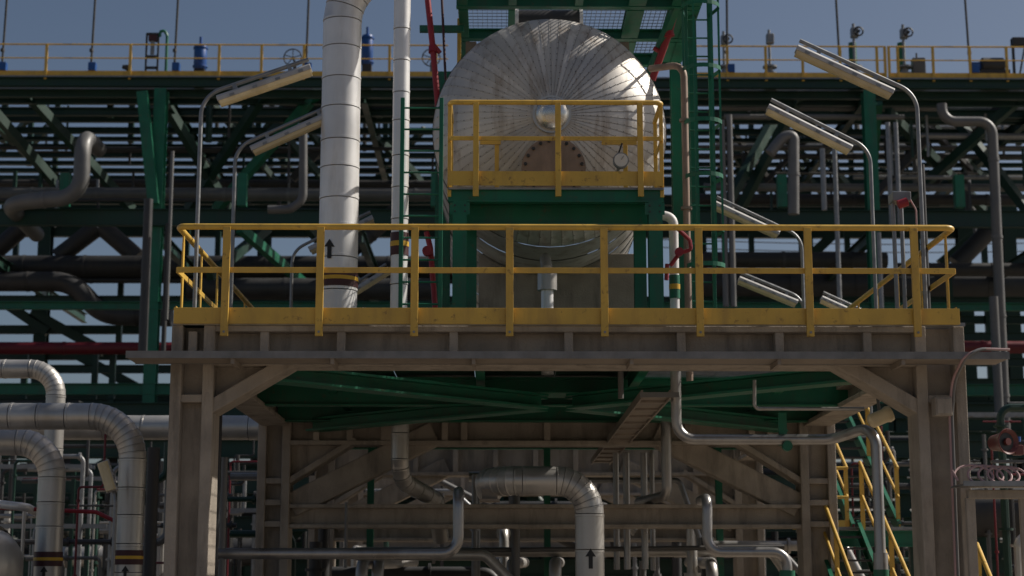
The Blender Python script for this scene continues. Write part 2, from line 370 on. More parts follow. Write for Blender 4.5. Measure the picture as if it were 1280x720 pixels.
for px in (283, 400.5, 518.5, 637, 755, 873.5, 1010, 1143):
    x = XX(px, ry, 340)
    p = post(rail, x, ry - .036, ZZ(421, ry), rt - .01, 0.085, 0.045)
    disc('bolt', (x, ry - .064, ZZ(416, ry)), (0, 1, 0), 0.014, 0.012, 'galv', p, 8)
# ================================================================== DRUM ON THE PLATFORM
YH = 23.55
dc = W(687, 167, YH); ztop_ = ZZ(26, YH); zbot_ = ZZ(308, YH)
DZ = (ztop_ + zbot_) / 2; DR = (ztop_ - zbot_) / 2; DX = dc.x; HD = .9
drum = thing('horizontal_drum', 'big round insulated drum seen head-on with radial metal cladding', 'vessel', (DX, YH, ZD))
def hp(rho, th, d=0.0):
    q = min(1, rho / DR); y = YH - HD * math.sqrt(max(0, 1 - q ** 2.2))
    return Vector((DX + rho * math.cos(th), y - d, DZ + rho * math.sin(th)))
NG = 64; rs = [0.2 + (DR - 0.2) * k / 11 for k in range(12)]
rs[-2] = DR * .965; rs[-3] = DR * .90
nb = 48                                                    # dark backing behind the seams
v = [hp(r_, 2 * math.pi * k / nb, -0.02) for r_ in rs for k in range(nb)]
f = [(i * nb + k, i * nb + (k + 1) % nb, (i + 1) * nb + (k + 1) % nb, (i + 1) * nb + k) for i in range(11) for k in range(nb)] + [tuple(range(nb))]
mesh('head_backing', v, f, 'brownst', drum, True)
for k in range(NG):
    a0 = 2 * math.pi * (k + .02) / NG; a1 = 2 * math.pi * (k + 1.0) / NG; v = []; f = []
    tw = random.uniform(-.004, .004)
    for r_ in rs:
        for j, (t, d) in enumerate(((0, .007), (.13, .007), (.14, .001), (.6, .003), (.985, 0.0))):
            v.append(hp(r_, a0 + (a1 - a0) * t, d + tw * (t - .5)))
    for i in range(11):
        for j in range(4): f.append((i * 5 + j, (i + 1) * 5 + j, (i + 1) * 5 + j + 1, i * 5 + j + 1))
    o = mesh('cladding_gore', v, f, 'head', drum, True, None, 50)
v = []; f = []                                             # rivets along the seams
for k in range(NG):
    th = 2 * math.pi * (k + .1) / NG
    for i in range(14):
        rho = .35 + (DR * .96 - .35) * i / 13
        if k % 2 and rho < .7: continue
        c = hp(rho, th, .012); b0 = len(v); s = .007
        v += [c + Vector((s, 0, 0)), c + Vector((0, 0, s)), c - Vector((s, 0, 0)), c - Vector((0, 0, s)), c - Vector((0, s, 0))]
        f += [(b0, b0 + 1, b0 + 4), (b0 + 1, b0 + 2, b0 + 4), (b0 + 2, b0 + 3, b0 + 4), (b0 + 3, b0, b0 + 4)]
mesh('rivets', v, f, 'dgrey', drum, False, 'stuff')
for k in range(9):                                         # shell sheets going back
    y0 = YH + 1.05 * k; sweep('shell_sheet', [(DX, y0 + .004, DZ), (DX, y0 + .05, DZ), (DX, y0 + .052, DZ), (DX, y0 + 1.05, DZ)], [DR + .012, DR + .012, DR, DR], 'head', drum, 56, False, 35)
cap = sweep('polished_cap', [hp(0, 0, .02 + .2 * s) for s in (0, .4, .62, .8, .92, .98, 1.0)], [.23, .235, .21, .165, .105, .05, .004], 'mirror', drum, 28)
sweep('nozzle_collar', [hp(0, 0, -.1), hp(0, 0, .06)], [.27, .27], 'alu', drum, 28)
mc = W(692, 211, 22.0)
sweep('manway_neck', [(mc.x, 22.9, mc.z), (mc.x, 22.06, mc.z)], .34, 'alu', drum, 32)
mw = sweep('manway_cover', [(mc.x, 22.06, mc.z), (mc.x, 21.98, mc.z)], .435, 'brownst', drum, 36)
for k in range(20):
    q = 2 * math.pi * (k + .5) / 20
    disc('bolt', (mc.x + .385 * math.cos(q), 21.97, mc.z + .385 * math.sin(q)), (0, 1, 0), .024, .05, 'dgrey', mw, 6)
gc = W(776, 201, 21.95)
ga = thing('pressure_gauge', 'round white-faced gauge with a black lever on the drum head', 'gauge', gc)
disc('gauge_case', gc, (0, 1, 0), .108, .07, 'galv', ga, 24); disc('gauge_face', gc - Vector((0, .04, 0)), (0, 1, 0), .09, .012, 'white', ga, 24)
tube('stem', [gc + Vector((0, .03, 0)), gc + Vector((0, 1.1, 0))], .025, 'galv', ga); tube('lever', [gc + Vector((-.03, 0, .1)), gc + Vector((.02, -.01, .24))], .012, 'black', ga)
bar('needle', gc + Vector((0, -.05, 0)), gc + Vector((.035, -.05, .055)), .008, .004, 'black', ga)
# saddles
for Y in (25.6, 29.6):
    x0, x1 = XX(598, Y, 370), XX(800, Y, 370); zt = DZ - DR * .80
    sd_ = box('saddle', (x0, Y + .15, ZD + .02), (x1, Y + .25, zt), 'conc', drum, .01)
    box('saddle_flange', (x0, Y, ZD + .48), (x1, Y + .4, ZD + .55), 'conc', sd_, .01); box('saddle_base', (x0 - .05, Y, ZD + .003), (x1 + .05, Y + .4, ZD + .06), 'conc', sd_, .01)
    for k in range(8):
        x = x0 + (x1 - x0) * k / 7; box('saddle_rib', (x - .04, Y + .02, ZD + .06), (x + .04, Y + .15, ZD + .48), 'conc', sd_, .008)
# drain nozzle under the drum
dn = W(684, 360, 22.9)
dr_ = thing('drain_nozzle', 'short silver drain pipe hanging below the drum with a wide flange cover', 'pipe', (dn.x, dn.y, ZD))
zt_ = ZZ(338, 22.9); zm_ = ZZ(363, 22.9)
sweep('flange_cover', [(dn.x, dn.y, zm_), (dn.x, dn.y, zt_)], .135, 'alu', dr_, 28); sweep('pipe', [(dn.x, dn.y, ZD - .1), (dn.x, dn.y, zm_)], .085, 'alup', dr_, 24)
sweep('neck', [(dn.x, dn.y, zt_), (dn.x, dn.y + .9, zt_ + .35)], .08, 'alu', dr_, 20)
# drum access platform
YA = 21.3; za = ZZ(234, YA)
ax0, ax1 = XX(560, YA, 240), XX(830, YA, 240)
ap = thing('access_platform', 'small green steel access platform in front of the drum', 'platform', ((ax0 + ax1) / 2, YA, ZD))
ibeam('front_beam', (ax0, YA + .06, za - .1), (ax1, YA + .06, za - .1), .18, .1, 'green', ap)
ibeam('rear_beam', (ax0, YA + .55, za - .24), (ax1, YA + .55, za - .24), .3, .15, 'green', ap)
for x in (564, 809):
    X0, X1 = XX(x, YA + .1, 320), XX(x + 21, YA + .1, 320)
    ibeam('column', ((X0 + X1) / 2, YA + .12, ZD), ((X0 + X1) / 2, YA + .12, za - .19), X1 - X0, .18, 'green', ap, .012, .02, (0, 1, 0))
    ibeam('rear_column', ((X0 + X1) / 2 + (.13 if x < 700 else -.13), YA + .95, ZD), ((X0 + X1) / 2 + (.13 if x < 700 else -.13), YA + .95, za - .1), .16, .16, 'green', ap, .012, .02, (0, 1, 0))
grating('grating_panel', ax0, ax1, YA, YA + .95, za, ap)
for x in (564, 809):
    X0, X1 = XX(x, YA, 320), XX(x + 21, YA, 320); pl_ = box('end_plate', (X0 - .02, YA + .012, za - .36), (X1 + .02, YA + .026, za - .2), 'green', ap)
    for u_ in (.2, .8):
        for w_ in (.25, .75): disc('bolt', (X0 + (X1 - X0) * u_, YA + .006, za - .36 + .16 * w_), (0, 1, 0), .013, .014, 'dgrey', pl_, 6)

ar = thing('guard_railing', 'short yellow guard railing on the small platform before the drum', 'railing', ((ax0 + ax1) / 2, YA, za))
yt = YA - .04; a0, a1 = XX(562, yt, 150), XX(827, yt, 150)
zt, zm = ZZ(128, yt), ZZ(173, yt)
tube('top_rail', [(a0, yt + .95, zt), (a0, yt, zt), (a1, yt, zt), (a1, yt + .95, zt)], .032, 'yellow', ar, .07, 10, 5)
box('mid_rail', (a0, yt - .01, zm - .028), (a1, yt + .01, zm + .028), 'yellow', ar, .004)
for x in (a0, a1): box('mid_rail', (x - .01, yt + .011, zm - .028), (x + .01, yt + .95, zm + .028), 'yellow', ar); box('toe_board', (x - .005, yt + .01, za), (x + .005, yt + .95, za + .17), 'yellow', ar); post(ar, x, yt + .1, za - .12, zt - .03, .05, .05); post(ar, x, yt + .9, za - .05, zt - .03, .05, .05)
box('toe_board', (a0 - .01, yt - .005, ZZ(232, yt)), (a1 + .01, yt + .005, ZZ(214, yt)), 'yellow', ar)
for px in (595, 697.5, 800): post(ar, XX(px, yt, 180), yt - .03, ZZ(246, yt), zt - .01, .075, .04)
for a, b in ((600, 626), (752, 796)):                       # short rear rails by the drum
    y = YA + .9; zz = ZZ(178, y); box('rear_rail', (XX(a, y, 180), y - .015, zz - .03), (XX(b, y, 180), y + .015, zz + .03), 'yellow', ar)
    post(ar, XX((a + b) / 2 + 8, y, 200), y + .03, za - .05, zz - .031, .06, .03)
# upper platform above the drum
ZU = 10.42
def YZ(y, z):
    d = FW + UP * ((360 - y) / F); return d.y * (z - EYE.z) / d.z
up = thing('upper_platform', 'green grated platform with deep beams above the drum', 'platform', (DX, 25, ZU))
ux0, ux1 = XX(572, 25, 20), XX(868, 25, 20)
yb1, yb2, yb3 = YZ(10, ZU - .2), YZ(50, ZU - .2), YZ(80, ZU - .2)
for Y, h in ((22.6, .16), (yb1, .17), (yb2, .17), (yb3, .2)):
    ibeam('cross_beam', (ux0, Y, ZU - .03 - h / 2), (ux1, Y, ZU - .03 - h / 2), h, .14, 'green', up)
for x, wd in ((XX(580, 25, 10), .14), (XX(640, 25, 10), .12), (XX(720, 25, 10), .12), (2.1, .26), (2.75, .26), (ux1 - .1, .2)):
    ys = [22.71, yb1 - .11, yb1 + .11, yb2 - .11, yb2 + .11, yb3 - .11]
    for i in (0, 2, 4): ibeam('longitudinal_beam', (x, ys[i], ZU - .12), (x, ys[i + 1], ZU - .12), .16, wd, 'green', up)
gxx = [ux0 + (ux1 - ux0) * k / 4 for k in range(5)]
for i in range(4):
    for y0, y1 in ((22.5, 24.4), (24.41, yb3)): grating('grating_panel', gxx[i] + .01, gxx[i + 1] - .01, y0, y1, ZU, up, cross=.15, pitch=.075, h=.022, along_y=True)
for px in (589, 779):
    x = XX(px, 25.6, 45); zz = DZ + math.sqrt(max(.01, DR ** 2 - (x - DX) ** 2)) - .05
    ibeam('support_stub', (x, 25.6, zz), (x, 25.6, ZU - .3), .17, .17, 'tan', up, .015, .02, (0, 1, 0))
for px in (555, 860):
    x = XX(px, 27.2, 60); ibeam('column', (x, 27.2, ZD), (x, 27.2, ZU - .3), .25, .25, 'green', up, .02, .02, (0, 1, 0))
x = XX(848, 24.2, 200); ibeam('column', (x, 24.2, ZD), (x, 24.2, ZZ(84, 24.2)), .2, .2, 'green', up, .02, .02, (0, 1, 0))
x = XX(868, 24.6, 200); ibeam('column', (x, 24.6, ZD), (x, 24.6, ZU - .05), .12, .12, 'green', up, .02, .02, (0, 1, 0))
a, b = W(856, -20, 24), W(806, 108, 25.2); bar('brace', a, b, .1, .12, 'green', up)
box('edge_arm', (XX(525, 25, 20), 24.9, ZU - .34), (ux0 + .1, 24.99, ZU - .24), 'green', up)
post(up, XX(574, 25.3, 30), 25.3, DZ + 1.0, ZU, .06, .06, 'yellow', 'yellow_post')
nz_ = thing('nozzle_spool', 'dark metal spool piece lying across the top of the drum', 'pipe', W(686, 29, 23.9))
p0, p1 = W(646, 29, 23.9), W(726, 29, 23.9); p1.z = p0.z
sweep('spool', [p0, p1], .19, 'dgrey', nz_, 32); disc('end_ring', p0, (1, 0, 0), .21, .05, 'alup', nz_, 32); disc('end_ring', p1, (1, 0, 0), .21, .05, 'alup', nz_, 32)
# ladders
def ladder(root, x0, x1, y, z0, z1, sp=.27, m='green', sw=.05):
    for x in (x0, x1): box('stringer', (x - sw / 2, y - .03, z0), (x + sw / 2, y + .03, z1), m, root, .004)
    z = z0 + .2
    while z < z1 - .03: sweep('rung', [(x0 + sw / 2, y, z), (x1 - sw / 2, y, z)], .013, m, root, 8); z += sp
yl = 20.55
l1 = thing('access_ladder', 'straight green ladder standing left of the drum', 'ladder', (XX(526, yl, 250), yl, ZD))
ladder(l1, XX(502, yl, 250), XX(551, yl, 250), yl, ZD, ZZ(123, yl), .28)
yl = 23.6
l2 = thing('caged_ladder', 'tall green ladder with safety cage right of the drum', 'ladder', (XX(875, yl, 200), yl, ZD))
lx0, lx1 = XX(860, yl, 200), XX(890, yl, 200)
lxc = (lx0 + lx1) / 2; lr = .27
ladder(l2, lxc - .17, lxc + .17, yl, ZD, 11.2, .28)
for i, py in enumerate((5, 84, 151, 219, 286, 331)):
    z = ZZ(py, yl - .5); pts = [(lxc - .17, yl, z)] + [(lxc + lr * math.cos(q), yl - .38 - lr * math.sin(q), z) for q in [math.pi - math.pi * k / 12 for k in range(13)]] + [(lxc + .17, yl, z)]
    v = []; f = []
    for k, p in enumerate(pts):
        c = Vector((lxc, yl - .35, z)); d = (Vector(p) - c).normalized() * .008; p = Vector(p)
        v += [p + Vector((0, 0, -.03)), p + Vector((0, 0, .03)), p + d + Vector((0, 0, .03)), p + d + Vector((0, 0, -.03))]
        if k: b0 = 4 * (k - 1); f += [(b0 + j, b0 + (j + 1) % 4, b0 + 4 + (j + 1) % 4, b0 + 4 + j) for j in range(4)]
    mesh('cage_hoop', v, f, 'green', l2)
zlo, zhi = ZZ(331, yl - .5), 11.3
for k in range(4):
    q = math.pi * (k + .0) / 3; x, y = lxc + (lr - .012) * math.cos(q), yl - .38 - (lr - .012) * math.sin(q)
    box('cage_strap', (x - .015, y - .006, zlo), (x + .015, y + .006, zhi), 'green', l2)
# ================================================================== PIPES STANDING ON THE PLATFORM
def vplan(px, py, Y): p = W(px, py, Y); return p.x, p.y
yp = 21.4; x, y = vplan(424, 250, yp); r = 0.255
p1_ = thing('riser_pipe', 'thick pale clad riser pipe with maroon band and black up arrow', 'pipe', (x, y, 0))
zt = ZZ(-38, yp)
clad(p1_, [(x, y, ZD - .02), (x, y, zt), (x + 2.2, y, zt)], r, 'alup', .75, .40, 6, 32)
colour_band(p1_, x, ZZ(361, yp), ZZ(340, yp), y, r); arrow(p1_, x - .09, ZZ(328, yp), y, ZZ(304, yp) - ZZ(328, yp), 'black', r)
yp = 20.9; x, y = vplan(500, 250, yp); r = 0.108
p2_ = thing('riser_pipe', 'slim pale clad riser pipe beside the straight green ladder', 'pipe', (x, y, 0))
clad(p2_, [(x, y, ZD - .02), (x, y, 12.5)], r, 'alup', .5, .42, 6, 24); colour_band(p2_, x, ZZ(320, yp), ZZ(292, yp), y, r)
yp = 22.6; x, y = vplan(843, 350, yp)
p3_ = thing('vent_pipe', 'white pipe bending left at its top with green and yellow band', 'pipe', (x, y, ZD))
zt = ZZ(272, yp); tube('pipe', [(x, y, ZD - .3), (x, y, zt), (x - .22, y + .02, zt + .06), (x - .5, y + .3, zt + .06)], .065, 'white', p3_, .12, 16)
colour_band(p3_, x, ZZ(373, yp), ZZ(344, yp), y, .065, 'green')
rv = thing('chain_valve', 'red lever arm with chain wheel beside the white vent pipe', 'valve', W(862, 300, 22.4))
tube('lever_arm', [W(845, 284, 22.4), W(862, 300, 22.4), W(864, 312, 22.4), W(850, 316, 22.4), W(838, 332, 22.4)], .028, 'red', rv, .05, 8)
disc('hub', W(849, 315, 22.35), (0, 1, 0), .06, .06, 'red', rv, 16); tube('drop_rod', [W(834, 330, 22.4), W(833, 350, 22.4)], .03, 'red', rv)
yp = 23.2; x, y = vplan(857, 200, yp)
p4_ = thing('bent_grey_pipe', 'tan grey pipe with bent top running down beside the green column', 'pipe', (x, y, ZD))
zt = ZZ(80, yp); tube('pipe', [(x, y, ZD - .2), (x, y, zt), (x - .45, y + .4, zt + .06)], .05, 'brownst', p4_, .22, 14)
for py in (150, 260): flange(p4_, (x, y, ZZ(py, yp)), (0, 0, 1), .08, .04, 'tan')
def simple_pipe(name, label, pts, r, m, cat='pipe', R=None, group=None, ns=12, extra=None):
    t = thing(name, label, cat, Vector(pts[0]), group); tube('pipe_run', pts, r, m, t, R, ns)
    if name == 'rack_pipe':
        for q0, q1 in zip(pts, pts[1:]):
            q0, q1 = Vector(q0), Vector(q1); D = (q1 - q0).length; n = int(D / 2.2)
            for k in range(n): disc('pipe_band', q0.lerp(q1, (k + .5) / n), q1 - q0, r + .018, .09, m, t, ns)
    if extra: extra(t)
    return t
def flanges_at(ps, axis, r, m): return lambda t: [flange(t, p, axis, r, .05, m) for p in ps]
Yq = 24.0
simple_pipe('fire_water_pipe', 'thin red pipe slanting past the left side of the drum', [W(533, -15, Yq), W(541, 60, Yq), W(549, 150, Yq), W(549, 180, Yq)], .045, 'red', extra=lambda t: [disc('coupling', W(541, 62, Yq), (0, .2, 1), .065, .1, 'red', t, 14), tube('branch', [W(541, 55, Yq), W(550, 66, Yq)], .035, 'red', t)])
simple_pipe('fire_water_pipe', 'red pipe slanting down by the top right of the drum', [W(852, -15, 24.4), W(835, 45, 24.6), W(815, 100, 24.8)], .055, 'red', extra=lambda t: [disc('coupling', W(836, 42, 24.55), (.2, 0, -1), .08, .1, 'red', t, 14), tube('branch', [W(827, 66, 24.7), W(817, 60, 24.7)], .035, 'red', t)])
simple_pipe('red_drop_pipe', 'red pipe behind the straight ladder with small red valve', [W(533, 290, 23.5), W(538, 310, 23.5), W(544, 385, 23.5)], .04, 'red', extra=lambda t: [disc('valve', W(534, 314, 23.4), (0, 1, 0), .07, .1, 'red', t, 14)])
simple_pipe('conduit', 'thin maroon conduit left of the drum top', [W(552, -10, 24.5), W(557, 100, 24.5)], .02, 'maroon')
# ================================================================== LINEAR LIGHTS ON BENT POLES
def lamp(label, px, xb, yb, xe, ye, Y, group, zbase=None, px_y=330, face=None):
    x, y = vplan(px, px_y, Y); zb_ = ZD if zbase is None else zbase
    b = W(xb, yb, Y); e = W(xe, ye, Y); d = (e - b).normalized(); upv = Vector((-d.z, 0, d.x)) if d.x > 0 else Vector((d.z, 0, -d.x))
    if face is not None: upv = Vector(face)
    t = thing('linear_light', label, 'lamp', (x, y, zb_), group)
    k0 = b + upv * .13; k1 = e + upv * .13
    bend = k0 + (k0 - k1).normalized() * ((k0.x - x) / (k1 - k0).normalized().x)
    tube('pole', [(x, y, zb_), (x, y, bend.z), k1 + d * .02] if face is None else [(x, y, zb_), (x, y, b.z - .1), b + upv * .05], .026, 'galv', t, .34, 12, 9)
    prof = [(-.075, -.02), (-.06, -.06), (-.025, -.08), (.025, -.08), (.06, -.06), (.075, -.02)]
    lens = extr('diffuser', prof, b, e, 'cream', t, upv, .004); hs = extr('housing', [(-.082, -.019), (.082, -.019), (.075, .035), (.04, .065), (-.04, .065), (-.075, .035)], b - d * .015, e + d * .015, 'lampg', t, upv, .006)
    n = 4
    for i in range(n):
        c = b.lerp(e, (i + .6) / n); bar('clip', c - d * .03, c + d * .03, .176, .03, 'galv', hs, upv)
    for f_ in (.2, .8):
        c = b.lerp(e, f_); bar('pole_clamp', c + upv * .06, c + upv * .13, .05, .05, 'galv', hs)
    return t
LG = 'linear lights on bent poles around the platform'
lamp('linear light on bent pole, upper one at far left of platform', 245, 274, 126, 388, 87, 19.6, LG)
lamp('linear light on bent pole overlapping the thick riser pipe', 290, 316, 188, 424, 140, 21.4, LG)
lamp('linear light seen between thick riser and slim riser below pipe rack deck', 365, 388, 313, 466, 274, 27.0, LG)
lamp('small linear light low behind the railing beside the thick riser', 395, 425, 376, 486, 338, 30.5, LG)
lamp('linear light on tall bent pole, uppermost at right of platform', 1155, 1114, 117, 996, 63, 19.6, LG)
lamp('linear light on bent pole, second from top at right', 1093, 1062, 187, 960, 136, 21.4, LG)
lamp('linear light just behind the right part of the top rail', 1003, 972, 293, 893, 256, 26.0, LG)
lamp('linear light low at right near the caged ladder foot', 1003, 995, 379, 924, 350, 28.5, LG)
lamp('lowest linear light tip peeking above the toe board at right', 1082, 1058, 388, 1027, 374, 30.5, LG)
# detector box on twin poles
dp = thing('gas_detector', 'grey box with red unit on twin poles near right platform corner', 'detector', (*vplan(1122, 300, 20.4), ZD))
for px in (1118, 1128): x, y = vplan(px, 300, 20.4); sweep('pole', [(x, y, ZD), (x, y, ZZ(250, 20.4))], .026, 'galv', dp, 10)
b0 = W(1115, 252, 20.3); box('box', (b0.x, 20.25, b0.z), (W(1138, 252, 20.3).x, 20.5, b0.z + .12), 'galv', dp, .01)
sweep('red_unit', [W(1123, 256, 20.15), W(1134, 252, 20.15)], .055, 'red', dp, 12); tube('cable', [W(1138, 250, 20.2), W(1145, 262, 20.2), W(1146, 290, 20.2)], .012, 'pink', dp, .1, 8)
x, y = vplan(1153, 250, 20.0)
simple_pipe('conduit_pole', 'dark straight pole next to the right lamp pole', [(x, y, ZD), (x, y, ZZ(205, 20))], .045, 'dgrey')
# ================================================================== PIPES UNDER THE PLATFORM
Y = 21.6
q = [W(607, 640, Y + .6), W(607, 601, Y + .5), W(612, 601, Y), W(737, 601, Y)]
b1 = thing('clad_pipe', 'fat silver clad pipe turning down under the platform with up arrow', 'pipe', W(737, 720, Y))
rb_ = .185; pz = ZZ(601, Y); px_ = XX(737, Y, 660)
clad(b1, [(XX(596, Y, 601) + .16, Y + 1.6, pz - .02), (XX(596, Y, 601) + .16, Y, pz), (px_, Y, pz), (px_, Y, .4)], rb_, 'alu', .42, .42, 8, 32)
arrow(b1, px_, ZZ(711, Y), Y, ZZ(686, Y) - ZZ(711, Y), 'black', rb_)
ft = W(612, 624, Y); box('pipe_shoe', (ft.x - .13, Y - .1, ft.z - .03), (ft.x + .13, Y + .2, ft.z), 'tan', b1); box('shoe_web', (ft.x - .1, Y + .03, ft.z), (ft.x + .1, Y + .05, pz - .1), 'tan', b1)
Y = 25.6
b2 = thing('clad_pipe', 'short vertical clad pipe hanging from the platform then bending back', 'pipe', W(500, 505, Y))
x0 = XX(500, Y, 560); clad(b2, [(x0, Y, ZD - .3), (x0, Y, ZZ(600, Y)), (x0 + .5, Y + 1.6, ZZ(600, Y) - .22), (x0 + .55, Y + 2.4, ZZ(600, Y) - .8)], .136, 'alu', .36, .42, 4, 24)
Y = 20.6
simple_pipe('grey_pipe', 'grey pipe low at left rising in an elbow before the cross beam', [W(268, 692, Y), W(573, 692, Y), W(573, 614, Y), (XX(573, Y, 614), 21.3, ZZ(614, Y))], .068, 'spipe', R=.2, ns=18)
Y = 20.6
simple_pipe('grey_pipe', 'grey pipe low at right dropping then turning down into green collar', [(XX(884, Y, 622), 21.3, ZZ(622, Y)), W(884, 622, Y), W(884, 690, Y), W(984, 690, Y), W(984, 760, Y)], .062, 'spipe', R=.17, ns=18,
            extra=lambda t: [sweep('green_collar', [W(984, 726, Y), W(984, 713, Y)], .095, 'green', t, 20)])
Y = 20.4
hx = XX(845, Y, 500); hz = ZZ(549, Y)
simple_pipe('grey_pipe', 'grey pipe running below the deck to the right, sunlit in patches on top', [(hx, Y, ZD - .05), (hx, Y, hz), (XX(1040, Y, 549), Y, hz), (XX(1083, Y, 600), Y - .6, hz + .12), (XX(1083, Y, 600), Y - .6, .3)], .064, 'spipe', R=.22, ns=18,
            extra=lambda t: [sweep('sleeve', [(XX(1083, Y, 600), Y - .6, .3), (XX(1083, Y, 600), Y - .6, ZZ(691, Y - .6))], .085, 'spipe', t, 20), sweep('green_collar', [(XX(1083, Y, 600), Y - .6, .5), (XX(1083, Y, 600), Y - .6, ZZ(712, Y - .6))], .09, 'green', t, 20),
                             disc('valve_hub', (XX(983, Y, 556), Y - .05, ZZ(558, Y)), (0, 1, 0), .06, .1, 'green', t, 16), box('valve_hanger', (XX(980, Y, 556) - .05, Y + .05, ZZ(556, Y)), (XX(980, Y, 556) + .05, Y + .09, ZZ(515, Y)), 'green', t)])
Y = 25.7
x0 = XX(833, Y, 560)
simple_pipe('grey_pipe', 'vertical grey pipe behind the cable ladder, foot bent to the left', [(x0, Y, ZD - .3), (x0, Y, ZZ(619, Y)), (x0 - .3, Y + 1.5, ZZ(619, Y) - .03)], .08, 'spipe', R=.15, ns=16)
for i, (px, yy, r, lab) in enumerate(((805, 27.4, .055, 'thin vertical pipe under the deck, nearest the cable ladder foot'), (783, 27.8, .055, 'thin vertical pipe under the deck, second left of the bent pipe'), (770, 28.2, .05, 'thin vertical pipe under the deck, leftmost of the row of four'), (815, 29.4, .045, 'thin vertical pipe under the deck just behind the bent pipe'))):
    x0 = XX(px, yy, 600); simple_pipe('drop_pipe', lab, [(x0, yy, ZZ(566, yy)), (x0, yy, 1.9)], r, 'spipe')
x0 = XX(779, 20.0, 480); simple_pipe('hanger_rod', 'short hanger rod above the sloping cable ladder', [(x0, 20.4, ZD - .3), (x0, 20.4, ZZ(498, 20.4))], .035, 'grey')
x0 = XX(424, 25, 660); simple_pipe('drop_pipe', 'thin grey conduit crossing the cross beam at left', [(x0 + .05, 25.6, ZZ(628, 25.6)), (x0 + .05, 25.6, 1.9)], .025, 'grey')
Y = 20.0
simple_pipe('conduit', 'thin conduit with elbow below the deck beside the green brace', [W(943, 475, Y), W(943, 511, Y), W(1080, 511, Y)], .022, 'spipe', R=.06)
# cable ladder seen from below
ct = thing('cable_ladder', 'tan cable ladder seen from below running back under the deck', 'cable tray', (1.8, 20, ZZ(499, 20)))
cz = ZZ(500, 20.2); c0, c1 = XX(801, 20.2, 500), XX(836, 20.2, 500)
for x in (c0, c1): box('side_rail', (x - .012, 20.0, cz), (x + .012, 31, cz + .1), 'tan', ct)
box('cover_sheet', (c0 + .013, 20.02, cz + .031), (c1 - .013, 31, cz + .036), 'tan', ct)
for k in range(12): box('rung', (c0 + .014, 20.5 + .9 * k, cz + .002), (c1 - .014, 20.6 + .9 * k, cz + .03), 'tan', ct)
box('end_rung', (c0 - .03, 19.96, cz + .01), (c1 + .1, 19.995, cz + .07), 'grey', ct)
# pipes deeper in the tunnel
def tun(label, pts, r, m='alu', name='background_pipe', ns=14): return simple_pipe(name, label, pts, r, m, ns=ns, R=r * 2.6)
Y = 29
tun('silver pipe running across low behind the cross beam', [W(445, 690, Y), W(965, 690, Y), W(985, 720, Y), W(985, 780, Y)], .085)
tun('thin pipe running across just above the low silver pipe', [W(590, 688, 28), W(980, 684, 28)], .04, 'grey')
for i, (px, lab) in enumerate(((452, 'small silver elbow turning down low at left, first of a pair'), (472, 'small silver elbow turning down low at left, second of a pair'), (640, 'small silver elbow low left of the fat clad pipe'), (694, 'small silver elbow low just beside the fat clad pipe'), (890, 'small silver elbow low right of centre'))):
    yy = 27.6 + .25 * (i % 3); p = W(px, 704, yy); tun(lab, [(p.x + .3, yy + 6, p.z + .1), (p.x, yy, p.z), (p.x, yy, .3)], .1)
for px, lab in ((463, 'slim green post behind the cross beam at left'), (684, 'slim green post behind the cross beam at centre'), (899, 'slim green post behind the cross beam at right')):
    x = XX(px, 31, 640); o = thing('green_post', lab, 'post', (x, 31, 0)); ibeam('shaft', (x, 31, 0), (x, 31, 4.2), .12, .12, 'green', o, .01, .012, (0, 1, 0)); box('base_plate', (x - .12, 30.88, 0), (x + .12, 31.12, .02), 'green', o)
TL = (('silver', 'alu', .09), ('grey', 'grey', .07), ('galvanised', 'galv', .05), ('dark', 'dgrey', .11))
rt_ = random.Random(5)
for k in range(30):
    cn, m_, r_ = TL[k % 4]; yy = rt_.uniform(27.3, 40); side = 'left' if k % 3 == 0 else ('right' if k % 3 == 1 else 'centre'); a = {'left': 380, 'right': 800, 'centre': 560}[side] + rt_.uniform(-10, 90); py = rt_.uniform(572, 716); typ = rt_.randrange(3)
    p = W(a, py, yy)
    if typ == 0: pts = [p, p + Vector((rt_.uniform(1, 3), 0, 0)), p + Vector((rt_.uniform(3, 3.2), 0, -1.0))]; w_ = 'horizontal'
    elif typ == 1: pts = [(p.x, yy, 1.2), (p.x, yy, max(1.6, min(4.2, p.z)))]; w_ = 'upright'
    else: pts = [(p.x, yy + 5, p.z), p, (p.x, yy, .5)]; w_ = 'bent'
    simple_pipe('tunnel_pipe', '%s %s pipe deep under the platform at %s' % (w_, cn, side), pts, r_, m_, R=r_ * 2.5, group='pipes deep under the platform', ns=12, extra=(lambda t, q=pts, rr=r_, mm=m_: [disc('flange', Vector(q[0]).lerp(Vector(q[1]), .6), Vector(q[1]) - Vector(q[0]), rr * 1.6, .05, mm, t, 14)]))
